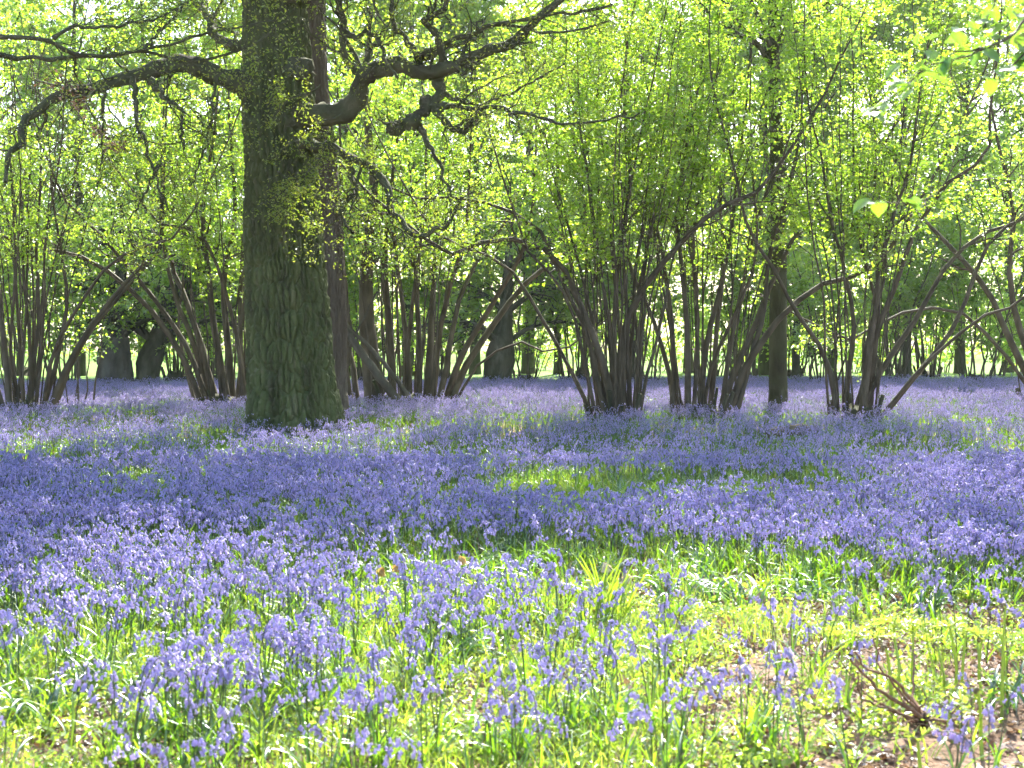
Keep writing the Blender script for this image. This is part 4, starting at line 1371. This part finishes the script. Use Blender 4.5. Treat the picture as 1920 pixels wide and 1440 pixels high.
# the 300 that show largest are individuals
inview = (px > 5) & (px < 1915) & (py < 1560) & (Pn[:, 1] > 4.2)
order = np.argsort(np.where(inview, Pn[:, 1], 1e9))
single = order[:300]
restm = np.ones(len(Pn), bool)
restm[single] = False
ZONES = [
    (lambda x, y: x > 1690 and y > 1400, 'large soft bluebell in the clump at the bottom right corner', 'bluebells at the bottom right corner'),
    (lambda x, y: x > 1560, 'bluebell among the uncurling bracken and the dead branch', 'bluebells among the bracken'),
    (lambda x, y: x > 1380 and y > 1380, 'bluebell in the small lone clump left of the dead branch', 'bluebells left of the dead branch'),
    (lambda x, y: x > 1250, 'bluebell on the bare sunny ground around the pine cones', 'bluebells around the pine cones'),
    (lambda x, y: x > 1120 and y > 1300, 'sunlit bluebell in front, just left of the pine cone soil patch', 'bluebells left of the pine cone soil'),
    (lambda x, y: x > 1000 and y > 1300, 'sunlit bluebell in the leaning clumps at the bottom, right of centre', 'bluebells right of centre in front'),
    (lambda x, y: x > 1000, 'sunlit bluebell below the tall bright daffodil leaves', 'bluebells below the bright daffodil leaves'),
    (lambda x, y: x > 820 and y > 1330, 'sunlit bluebell at the bottom, below the dark glossy daffodil tuft', 'bluebells below the dark daffodil tuft'),
    (lambda x, y: x > 640 and y > 1330, 'sunlit bluebell in the dense group at the bottom centre', 'bluebells at the bottom centre'),
    (lambda x, y: x > 640, 'sunlit bluebell around the dark glossy daffodil tuft', 'bluebells around the dark daffodil tuft'),
    (lambda x, y: x > 420 and y > 1360, 'sunlit bluebell in the clumps at the bottom, midway between corner and centre', 'bluebells midway between corner and centre'),
    (lambda x, y: x > 200 and y > 1360, 'sunlit bluebell in the clumps at the bottom, just right of the bare left corner', 'bluebells left of centre in front'),
    (lambda x, y: y > 1330, 'sparse bluebell over the bare soil at the bottom left corner', 'bluebells at the bottom left corner'),
    (lambda x, y: x < 130, 'bluebell in the thick drift at the left edge, above the dark daffodil leaves', 'bluebells at the left edge'),
    (lambda x, y: x > 450, 'bluebell in the drift between the left daffodil leaves and the dark glossy tuft', 'bluebells between the daffodil tufts'),
    (lambda x, y: True, 'bluebell in the thick left front drift, right of the left-edge daffodil leaves', 'bluebells in the left front drift'),
]
protos = []
for q, (st, hd, lv) in enumerate(fine_plants):
    protos.append((mesh('stem', st, M['bell_stem']), mesh('flower_head', hd, M['bell']), [mesh('leaf', G().add(*v), M['strap']) for v in lv]))
for q in single:
    ms, mh, ml = protos[rng.integers(NV)]
    r = empty('bluebell', tuple(Pn[q]), rng.uniform(0, 2 * PI))
    s = rng.uniform(0.82, 1.15)
    r.scale = (s, s, s)
    r.rotation_euler = (rng.normal() * 0.08, rng.normal() * 0.08, rng.uniform(0, 2 * PI))
    link('stem', ms, r)
    link('flower_head', mh, r)
    for m_ in ml:
        link('leaf', m_, r)
    for fn, lab, grp in ZONES:
        if fn(px[q], py[q]):
            tag(r, lab, 'bluebell', grp)
            break

fine_src = []
for (st, hd, lv) in fine_plants:
    g = G().join(st, 0).join(hd, 1)
    for v in lv:
        g.add(*v, 2)
    fine_src.append(mesh('bluebell_plant', g, PLANT_MATS))
clump_src = []
for q in range(10):
    g = G()
    rq = np.random.default_rng(500 + q)
    for _ in range(9):
        st, hd, lv = coarse[rq.integers(len(coarse))]
        a = rq.uniform(0, 2 * PI)
        ca, sa = math.cos(a), math.sin(a)
        Rm = np.array([[ca, -sa, 0], [sa, ca, 0], [0, 0, 1]]) * rq.uniform(0.8, 1.15)
        off = np.array([*(rq.normal(size=2) * 0.13), 0])
        for gg, mi in ((st, 0), (hd, 1)):
            sub = G().join(gg)
            sub.V = [V @ Rm.T + off for V in sub.V]
            g.join(sub, mi)
        for v in lv:
            g.add(v[0] @ Rm.T + off, v[1], 2)
    clump_src.append(mesh('bluebell_clump', g, PLANT_MATS))

Pr = Pn[restm]
Pf = scatter(rng, 14.6, 47.0, 11.0, 0.46, 2.0)
Pf = Pf[Pf[:, 1] < 42.5 + 3.5 * vnoise(Pf[:, 0], Pf[:, 0] * 0, 0.35) + np.clip(Pf[:, 0] - 4, 0, 3)]
Pf = Pf[(rng.random(len(Pf)) < flower_density(Pf)) & clear_of_trunks(Pf)]
Pf[:, 2] = gz(Pf[:, 0], Pf[:, 1])
allp = np.concatenate([Pr, Pf])
nr, nf = len(Pr), len(Pf)
rot = np.stack([rng.normal(size=nr + nf) * 0.07, rng.normal(size=nr + nf) * 0.07, rng.uniform(0, 2 * PI, nr + nf)], -1)
scl = rng.uniform(0.8, 1.15, nr + nf)
idx = np.concatenate([rng.integers(0, NV, nr), NV + rng.integers(0, 10, nf)])
carpet = instancer('bluebell_carpet', allp, rot, scl, idx, fine_src + clump_src)
tag(carpet, 'unbroken violet carpet of bluebells spreading under the trees', 'bluebells', kind='stuff')

# ------------------------------------------------------------------ grass, ground cover, litter
def grass_clump(seed, nb, hmin, hmax, rad, wd, bend=(0.2, 1.2)):
    rq = np.random.default_rng(seed)
    g = G()
    for _ in range(nb):
        b0 = np.array([*(rq.normal(size=2) * rad), -0.01])
        g.add(*blade(rq, b0, rq.uniform(hmin, hmax), rq.uniform(wd * 0.7, wd * 1.3), rq.uniform(0, 2 * PI), rq.uniform(*bend), 3, 0.3, 0, rq.uniform(0.0, 0.5)))
    return g


def cover_clump(seed, n, rad, smin, smax, hmax):
    rq = np.random.default_rng(seed)
    pos = np.stack([rq.normal(size=n) * rad, rq.normal(size=n) * rad, rq.uniform(0.005, hmax, n)], -1)
    return G().add(*leaves(rq, pos, nrm(rq.normal(size=(n, 3))), smin, smax, 0.6, 0.8, 0.0, -0.2))


def litter_patch(seed, n, rad):
    rq = np.random.default_rng(seed)
    pos = np.stack([rq.normal(size=n) * rad, rq.normal(size=n) * rad, rq.uniform(0.004, 0.025, n)], -1)
    g = G().add(*leaves(rq, pos[: n // 2], nrm(rq.normal(size=(n // 2, 3))), 0.02, 0.06, 0.55, 2.2, 0.0, 0.0))
    m = n - n // 2
    d = nrm(rq.normal(size=(m, 3)) * np.array([1, 1, 0.15]))
    L = rq.uniform(0.03, 0.10, m)[:, None]
    Q = np.stack([pos[n // 2:], pos[n // 2:] + d * L * 0.5 + [0, 0, 0.004], pos[n // 2:] + d * L], 1)
    g.add(*tubes(Q, np.full((m, 3), 0.0012), 3))
    return g


def field(name, seed, y0, y1, per, dens, src, label, cat, smin=0.8, smax=1.25):
    rq = np.random.default_rng(seed)
    P = scatter(rq, y0, y1, per)
    P = P[(rq.random(len(P)) < dens(P)) & clear_of_trunks(P)]
    P[:, 2] = gz(P[:, 0], P[:, 1])
    n = len(P)
    o = instancer(name, P, np.stack([rq.normal(size=n) * 0.05, rq.normal(size=n) * 0.05, rq.uniform(0, 2 * PI, n)], -1), rq.uniform(smin, smax, n), rq.integers(0, len(src), n), src)
    return tag(o, label, cat, kind='stuff')


def grass_density(P):
    px, py = to_px(P)
    n1 = vnoise(P[:, 0], P[:, 1], 2.2, 20)
    front_ = np.clip((py - 1060) / 60, 0, 1)
    d = 0.32 * (1 - front_) + front_ * np.clip(0.55 + 1.3 * (n1 - 0.40), 0.06, 1) * np.clip((1450 - px) / 450, 0.07, 1)
    for (x, y, sx, sy, k) in [(1200, 950, 420, 44, 1.0), (410, 855, 60, 20, 0.9), (260, 938, 90, 26, 0.9), (750, 1180, 260, 60, 1.0), (1440, 1200, 130, 26, 0.9), (545, 1015, 40, 26, 0.9), (300, 1260, 320, 70, 0.95), (1100, 1240, 120, 30, 0.9), (600, 1400, 300, 60, 0.7)]:
        d = np.maximum(d, k * gauss(px, py, x, y, sx, sy))
    for (x, y, sx, sy, k) in [(50, 1420, 190, 50, 0.95), (1360, 1290, 190, 45, 0.85), (1780, 1400, 200, 50, 0.9), (60, 1410, 150, 40, 0.9), (1180, 1240, 70, 15, 0.6), (860, 1290, 110, 22, 0.7), (1400, 1140, 110, 12, 0.8), (930, 1340, 60, 14, 0.7)]:
        d = d * (1 - k * gauss(px, py, x, y, sx, sy))
    return d


gsrc = [mesh('grass_tuft', grass_clump(600 + q, 26, 0.07, 0.19, 0.06, 0.0042), M['grass']) for q in range(6)]
field('grass', 210, 4.2, 17.0, 60, grass_density, gsrc, 'fine bright grass between the bluebells and over the front ground', 'grass')


def cover_density(P):
    px, py = to_px(P)
    n1 = vnoise(P[:, 0], P[:, 1], 3.0, 40)
    d = np.clip((py - 1080) / 60, 0, 1) * np.clip(0.65 + 1.3 * (n1 - 0.4), 0.1, 1)
    for (x, y, sx, sy, k) in [(1360, 1290, 150, 30, 0.8), (1780, 1400, 170, 30, 0.9), (60, 1410, 120, 30, 0.9), (860, 1290, 80, 16, 0.7), (1400, 1140, 100, 10, 0.9), (930, 1340, 50, 12, 0.7)]:
        d = d * (1 - k * gauss(px, py, x, y, sx * 1.3, sy * 1.4))
    return d * np.clip(1.25 - (px - 900) / 1000, 0.36, 1)


csrc = [mesh('cover_patch', cover_clump(620 + q, 60, 0.07, 0.014, 0.040, 0.06), M['cover'], False) for q in range(5)]
field('ground_cover', 211, 4.2, 9.5, 95, cover_density, csrc, 'low pale-leaved ground cover carpeting the sunny front ground', 'ground cover')
lsrc = [mesh('litter_patch', litter_patch(640 + q, 50, 0.10), M['litter'], False) for q in range(5)]
field('leaf_litter', 212, 4.2, 9.5, 40, lambda P: np.full(len(P), 0.9), lsrc, 'brown dead leaves, needles and bits of stalk on the soil', 'leaf litter')
ssrc = [mesh('strap_tuft', grass_clump(660 + q, 16, 0.18, 0.30, 0.07, 0.014, (0.8, 2.2)), M['strap']) for q in range(5)]


def strap_density(P):
    px, py = to_px(P)
    n1 = vnoise(P[:, 0], P[:, 1], 2.0, 60)
    d = np.clip(0.5 + 1.6 * (n1 - 0.45), 0.1, 1)
    band = np.maximum.reduce([gauss(px, py, 1200, 952, 400, 38), gauss(px, py, 260, 938, 90, 26), gauss(px, py, 410, 855, 50, 20), gauss(px, py, 950, 1080, 420, 40), gauss(px, py, 1500, 1110, 380, 36), gauss(px, py, 200, 1290, 220, 50), gauss(px, py, 650, 1400, 350, 60), gauss(px, py, 1200, 1400, 200, 50) * 0.7])
    return np.where(py > 1100, band * d, np.maximum(0.35 * d, band))


field('strap_leaf_undergrowth', 213, 4.2, 22.0, 20, strap_density, ssrc, 'arching strap-shaped bluebell leaves under the flowers', 'leaves')

# ------------------------------------------------------------------ daffodils
def daff_leaf_mesh(seed, L, bend, mat, wd=0.016):
    rq = np.random.default_rng(seed)
    V, F = blade(rq, (0, 0, 0), L, wd, 0.0, bend, 8, 0.35, 0, 0.12)
    return mesh('leaf', G().add(V, F), mat)


DL = [daff_leaf_mesh(700 + q, L, b, M['daff_leaf']) for q, (L, b) in enumerate([(0.30, 1.9), (0.34, 2.2), (0.26, 1.6), (0.32, 2.5), (0.24, 1.3)])]
UL = [daff_leaf_mesh(720 + q, L, b, M['fresh_leaf'], 0.02) for q, (L, b) in enumerate([(0.36, 0.35), (0.42, 0.5), (0.30, 0.6), (0.38, 0.2)])]


def leaf_tuft(x, y, n, rad, src, label, seed, cat='daffodil leaves', name='daffodil_tuft', az=None, sc=1.0, tilt=0.3):
    rq = np.random.default_rng(seed)
    b = gp(x, y)
    b[2] = float(gz(b[0], b[1]))
    r = empty(name, tuple(b))
    tag(r, label, cat, 'daffodil leaf tufts in front')
    for q in range(n):
        o = link('leaf', src[rq.integers(len(src))], r)
        o.location = (rq.normal() * rad, rq.normal() * rad, -0.01)
        o.rotation_euler = (0, rq.uniform(-0.05, tilt), rq.uniform(0, 2 * PI) if az is None else az + rq.normal() * 0.7)
        s = rq.uniform(0.8, 1.15) * sc
        o.scale = (s, s, s)


leaf_tuft(850, 1240, 26, 0.06, DL, 'dark glossy daffodil leaf tuft flopped over in the sunny front grass', 1, az=-0.3, tilt=0.6)
leaf_tuft(1140, 1172, 22, 0.05, UL, 'tall upright bright green daffodil leaf tuft below the withered flowers', 2, tilt=0.4, sc=1.15)
leaf_tuft(1350, 1135, 26, 0.08, DL, 'dark arching daffodil leaf tuft above the bare soil patch', 3)
leaf_tuft(1245, 1130, 18, 0.08, DL, 'dark daffodil leaf tuft just right of the bright upright one', 4)
leaf_tuft(1515, 1135, 22, 0.09, DL, 'dark daffodil leaf tuft right of the bare soil patch', 5)
leaf_tuft(760, 1125, 22, 0.10, DL, 'dark daffodil leaf tuft under the left withered daffodils', 6)
leaf_tuft(900, 1130, 20, 0.09, DL, 'dark daffodil leaf tuft in the middle of the shade edge', 7)
leaf_tuft(190, 1300, 24, 0.08, DL, 'dark daffodil leaf tuft at left in the bluebell drift', 8)
leaf_tuft(60, 1345, 22, 0.08, DL, 'dark daffodil leaf tuft near the bare soil at bottom left', 9)
leaf_tuft(300, 1310, 16, 0.06, DL, 'smaller dark daffodil tuft right of the left-hand one', 10)
leaf_tuft(1730, 1150, 20, 0.09, DL, 'dark daffodil leaf tuft behind the uncurling bracken', 11)
leaf_tuft(525, 1040, 7, 0.03, UL, 'tall narrow leaf tuft standing alone in the shaded bluebells', 12, sc=0.9, tilt=0.12)
leaf_tuft(1722, 1420, 9, 0.03, UL, 'low green leaf tuft behind the forked bracken shoot', 13, sc=0.45, tilt=0.35)
leaf_tuft(1900, 1330, 16, 0.07, DL, 'dark daffodil leaf tuft at the right edge by the bracken', 14)


def spent_daffodil(x, y, hx, hy, mat, label, seed):
    """x,y foot; hx,hy withered head"""
    rq = np.random.default_rng(seed)
    b = gp(x, y)
    h = at(hx, hy, b[1]) - b
    r = empty('withered_daffodil', tuple(b))
    tag(r, label, 'daffodil', 'withered daffodils at the shade edge')
    d = 1 if h[0] >= 0 else -1
    P = catmull(np.array([[0, 0, -0.01], [h[0] * 0.3, 0, h[2] * 0.5], [h[0] * 0.7, 0, h[2] * 0.98], [h[0] * 0.95, 0, h[2] * 1.04], [h[0], 0, h[2]]]), 14)
    link('stem', mesh('stem', G().add(*tubes(P[None], np.full((1, 14), 0.0035), 6)), M['fresh_leaf']), r)
    g = G()
    for q in range(6):
        a = q * PI / 3 + rq.uniform(-0.3, 0.3)
        e = P[-1] + np.array([math.cos(a) * 0.022 + d * 0.01, math.sin(a) * 0.022, -0.03 + rq.uniform(-0.01, 0.015)])
        s = np.array([-math.sin(a), math.cos(a), 0.2]) * 0.010
        m_ = (P[-1] + e) / 2 + rq.normal(size=3) * 0.004
        g.add([P[-1], m_ - s, e, m_ + s], [[0, 1, 2, 3]])
    g.V = [(V - P[-1]) * 1.7 + P[-1] for V in g.V]
    hd = link('flower', mesh('flower', g, mat), r)
    g = G()
    k, rows = 8, [(0.0, 0.006), (0.012, 0.010), (0.026, 0.012), (0.032, 0.016)]
    V = [[math.cos(2 * PI * i / k) * rd * (1 + 0.2 * rq.normal()), math.sin(2 * PI * i / k) * rd, -zz_] for zz_, rd in rows for i in range(k)]
    F = [[j * k + i, j * k + (i + 1) % k, (j + 1) * k + (i + 1) % k, (j + 1) * k + i] for j in range(3) for i in range(k)]
    link('trumpet', mesh('trumpet', G().add(np.array(V) * 1.7 + P[-1], F), mat), hd)


spent_daffodil(735, 1125, 716, 1064, M['withered'], 'yellow withered daffodil bowing left, leftmost of the five', 1)
spent_daffodil(752, 1125, 746, 1056, M['withered'], 'small withered daffodil beside the leftmost one', 2)
spent_daffodil(845, 1125, 863, 1043, M['withered'], 'orange-yellow withered daffodil alone above the dark leaves', 3)
spent_daffodil(1132, 1165, 1135, 1055, M['pale_petal'], 'pale cream withered daffodil left above the bright upright leaves', 4)
spent_daffodil(1168, 1165, 1173, 1076, M['pale_petal'], 'pale ragged withered daffodil right above the bright upright leaves', 5)

# ------------------------------------------------------------------ bracken shoots
def bracken(x, y, hx, hy, kind, label, seed, wpx=8):
    """a shoot from its foot (x,y) up to (hx,hy); kind: crook, frond, fork"""
    rq = np.random.default_rng(seed)
    b = gp(x, y)
    b[2] = float(gz(b[0], b[1]))
    h = at(hx, hy, b[1]) - b
    r = empty('bracken_shoot', tuple(b))
    tag(r, label, 'bracken', 'bracken shoots at the right front')
    H = h[2]
    bow = rq.normal() * 0.02
    P = catmull(np.array([[0, 0, -0.02], [h[0] * 0.2 + bow, rq.normal() * 0.01, H * 0.35], [h[0] * 0.6 + bow * 0.5, rq.normal() * 0.01, H * 0.75], [h[0], 0, H]]), 14)
    rad = wpx * b[1] / F_PX / 2 * 0.78
    link('stem', mesh('stem', G().add(*tubes(P[None], np.linspace(rad * 1.15, rad * 0.7, 14)[None], 8)), M['bracken_stem']), r)
    tip = P[-1]

    def crook(p, sgn, s, nm='crozier'):
        t = np.linspace(0, 1, 14)
        a = PI / 2 - t * 1.7 * PI
        rr_ = s * (1 - 0.6 * t)
        c = np.stack([sgn * (s - 0) + sgn * -np.sin(a) * rr_ * 0 + sgn * (-np.cos(a - PI / 2 + PI) * rr_ - 0), np.zeros(14), np.sin(a - PI / 2 + PI / 2 + 0) * rr_ * 0], -1)
        ang = PI - t * 1.8 * PI
        c = np.stack([sgn * (s + np.cos(ang) * rr_), np.zeros(14), np.sin(ang) * rr_], -1)
        ph = rq.uniform(-0.7, 0.7)
        c = np.stack([c[:, 0] * math.cos(ph), c[:, 0] * math.sin(ph), c[:, 2]], -1)
        c = c - c[0] + p
        return link(nm, mesh(nm, G().add(*tubes(c[None], (np.linspace(rad * 0.8, rad * 0.9, 14) * np.where(t > 0.85, 0.7, 1))[None], 6)), M['crozier']), r)

    def frond(p, d, L):
        """half-open pinna with small ragged leaflets, tip still curled"""
        d = nrm(np.asarray(d, float))
        s = nrm(np.cross(d, [0, 0.3, 1.0]))
        n = 12
        t = np.linspace(0, 1, n)
        c = p + d * (L * t)[:, None] + np.array([0, 0, -1.0]) * (0.45 * L * t ** 3)[:, None]
        o = link('frond', mesh('frond', G().add(*tubes(c[None], np.linspace(rad * 0.6, rad * 0.25, n)[None], 5)), M['bracken_stem']), r)
        g = G()
        for j in range(1, n):
            for sg in (-1, 1):
                l = L * 0.34 * (1 - 0.65 * t[j]) * rq.uniform(0.8, 1.15)
                e = nrm(s * sg + d * 0.4 + rq.normal(size=3) * 0.3 + [0, 0, rq.uniform(-0.2, 0.7)])
                nn = nrm(np.cross(e, d))
                for u in (0.25, 0.5, 0.75, 1.0):
                    cpt = c[j] + e * l * u
                    wv = l * 0.22 * (1.2 - u * 0.7)
                    g.add([cpt - e * l * 0.25, cpt - d * wv + nn * wv * 0.3, cpt + e * l * 0.06, cpt + d * wv + nn * wv * 0.3], [[0, 1, 2, 3]])
        link('leaflets', mesh('leaflets', g, M['bracken'], False), o)

    if kind == 'crook':
        crook(tip, 1 if rq.random() < 0.5 else -1, 0.012)
    elif kind == 'fork':
        for d in ((-1, 0, 1.0), (1, -0.1, 1.2)):
            frond(tip, d, 0.13)
        crook(tip, -1, 0.012)
    else:
        for d in ((-1, rq.uniform(-0.5, 0.5), rq.uniform(0.2, 1.1)), (1, rq.uniform(-0.5, 0.5), rq.uniform(0.2, 1.1))):
            frond(tip, d, rq.uniform(0.11, 0.17))
        frond(tip, (rq.uniform(-0.4, 0.4), rq.uniform(-1, 1), 1.4), rq.uniform(0.07, 0.10))


for q, a in enumerate([
    (1573, 1250, 1571, 1195, 'frond', 'shortest leafy bracken shoot, farthest left of the bracken', 6),
    (1598, 1355, 1596, 1268, 'crook', 'thin bare bracken shoot left of the dead branch', 6),
    (1648, 1320, 1645, 1195, 'frond', 'leafy bracken shoot behind the upturned dead twigs', 6),
    (1676, 1350, 1662, 1215, 'crook', 'tall hooked bracken shoot rising through the dead branch', 9),
    (1679, 1300, 1676, 1172, 'frond', 'bracken shoot with the brightest open frond', 8),
    (1713, 1300, 1712, 1185, 'frond', 'leafy bracken shoot among bluebells behind the dark root', 8),
    (1740, 1290, 1738, 1205, 'frond', 'small leafy bracken shoot left of the hooked cluster', 6),
    (1765, 1305, 1757, 1212, 'crook', 'brown-hooked bracken shoot in the middle of the bracken', 7),
    (1773, 1296, 1770, 1222, 'crook', 'shorter hooked bracken shoot just right of the brown-hooked one', 5),
    (1790, 1296, 1781, 1176, 'frond', 'sturdy leafy bracken shoot at the centre of the bracken stand', 8),
    (1803, 1290, 1816, 1172, 'crook', 'slanting tall bracken shoot with a brown tip', 7),
    (1836, 1255, 1834, 1190, 'frond', 'leafy bracken shoot behind the slanting tall one', 7),
    (1846, 1300, 1841, 1200, 'fork', 'forked bracken shoot right of the slanting tall one', 7),
    (1878, 1360, 1886, 1137, 'crook', 'tallest bracken shoot, near the right edge', 8),
    (1888, 1325, 1882, 1225, 'crook', 'bracken shoot just right of the tallest one', 6),
    (1843, 1425, 1834, 1295, 'crook', 'thick hooked bracken shoot above the bottom right bluebells', 10),
    (1787, 1395, 1780, 1310, 'crook', 'short bracken shoot right of the dead branch root', 7),
    (1800, 1385, 1795, 1340, 'crook', 'lowest hooked bracken shoot beside the dead branch root', 6),
    (1722, 1480, 1721, 1390, 'fork', 'bright yellow-green forked bracken shoot at the bottom edge', 11),
    (1455, 1470, 1440, 1385, 'crook', 'lone hooked bracken shoot at the bottom, far left of the others', 8),
    (1911, 1300, 1908, 1240, 'crook', 'small bracken shoot at the very right edge', 6),
]):
    bracken(*a[:6], 800 + q, a[6])

# ------------------------------------------------------------------ the dead uprooted branch and the pine cones
rng = np.random.default_rng(111)
rb = gp(1727, 1372)
db = empty('dead_branch', tuple(rb))
tag(db, 'tangle of brown dead twigs around a dark root on the right front ground', 'dead branch')
RD = rb[1]
DT = [([(1727, 1345), (1690, 1320), (1640, 1285), (1610, 1255), (1592, 1235)], 9), ([(1727, 1345), (1700, 1300), (1665, 1268), (1622, 1253), (1606, 1222)], 8), ([(1727, 1345), (1690, 1300), (1650, 1250), (1640, 1200)], 6),
      ([(1720, 1350), (1670, 1330), (1625, 1315), (1606, 1285), (1610, 1265)], 7), ([(1715, 1355), (1650, 1318), (1622, 1300), (1578, 1242)], 5), ([(1727, 1345), (1712, 1300), (1712, 1222)], 7), ([(1740, 1370), (1700, 1385), (1640, 1396), (1575, 1388)], 7),
      ([(1735, 1360), (1780, 1372), (1830, 1380), (1860, 1395)], 8), ([(1735, 1355), (1790, 1365), (1850, 1368), (1900, 1362), (1960, 1362)], 6), ([(1735, 1360), (1770, 1385), (1810, 1398), (1850, 1385)], 7), ([(1735, 1352), (1790, 1350), (1840, 1340), (1880, 1325)], 6),
      ([(1730, 1350), (1760, 1345), (1800, 1325), (1825, 1308)], 5), ([(1720, 1345), (1735, 1310), (1716, 1280)], 4), ([(1725, 1350), (1660, 1300), (1600, 1270)], 4), ([(1730, 1360), (1660, 1365), (1610, 1345)], 4), ([(1730, 1355), (1800, 1380), (1880, 1370), (1925, 1350)], 5), ([(1700, 1320), (1660, 1262), (1655, 1230)], 4)]
for pts, wd in DT:
    p, r = px_limb(RD, pts, wd, wd * 0.45, (rng.uniform(-0.03, 0.03), rng.uniform(-0.35, 0.35)), 14, 0.004, rng)
    p[:, 2] = np.maximum(p[:, 2], 0.012)
    link('twig', mesh('twig', G().add(*tubes(p[None] - rb, r[None], 7)), M['dead_twig']), db)
lump('root', at(1727, 1348, RD) - rb, 0.028, 5, M['cone'], db, (1.1, 1, 1), rough=0.6)


def pine_cone(x, y, label, seed, rz):
    b = gp(x, y)
    r = empty('pine_cone', (b[0], b[1], float(gz(b[0], b[1])) + 0.022), rz)
    tag(r, label, 'pine cone', 'pine cones on the bare soil')
    core = lump('core', np.zeros(3), 0.017, seed, M['cone'], r, (1.7, 0.95, 0.95), rough=0.1)
    rq = np.random.default_rng(seed)
    sc = G().add([[0, -0.007, 0], [0.005, 0, 0.004], [0, 0.007, 0], [0.012, -0.006, 0.008], [0.016, 0, 0.010], [0.012, 0.006, 0.008]], [[0, 1, 4, 3], [1, 2, 5, 4]])
    me = mesh('scale', sc, M['cone'])
    for q in range(38):
        t = (q + 0.5) / 38
        a = q * 2.39996
        xx = -0.026 + 0.052 * t
        rad = 0.016 * math.sqrt(max(0.02, 1 - (xx / 0.031) ** 2))
        o = link('scale', me, r)
        o.location = (xx, math.cos(a) * rad, math.sin(a) * rad)
        o.rotation_euler = (a - PI / 2, 0, 0)
        d = Vector((0.45, math.cos(a), math.sin(a))).normalized()
        o.rotation_euler = d.to_track_quat('X', 'Z').to_euler()


pine_cone(1323, 1276, 'dark pine cone on bare soil, the upper left of the two', 1, 0.6)
pine_cone(1341, 1290, 'dark pine cone on bare soil, the lower right of the two', 2, 2.0)

# ------------------------------------------------------------------ the bright spring haze in the air
def haze_box(x0, x1, y0, y1, z0, z1, dens):
    V = [[x, y, z] for z in (z0, z1) for y in (y0, y1) for x in (x0, x1)]
    F = [[0, 2, 3, 1], [4, 5, 7, 6], [0, 1, 5, 4], [2, 6, 7, 3], [0, 4, 6, 2], [1, 3, 7, 5]]
    m, nt, out = new_mat('haze_air')
    pv = nt.nodes.new('ShaderNodeVolumePrincipled')
    pv.inputs['Color'].default_value = (0.95, 0.97, 0.92, 1)
    pv.inputs['Density'].default_value = dens
    pv.inputs['Anisotropy'].default_value = 0.35
    nt.links.new(pv.outputs[0], out.inputs['Volume'])
    o = link('haze', mesh('haze', G().add(V, F), m, False))
    return tag(o, 'faint bright haze filling the air of the wood', 'haze', kind='stuff')


haze_box(-1000, 1000, -700, 1600, -1.2, 26.0, 0.00032)
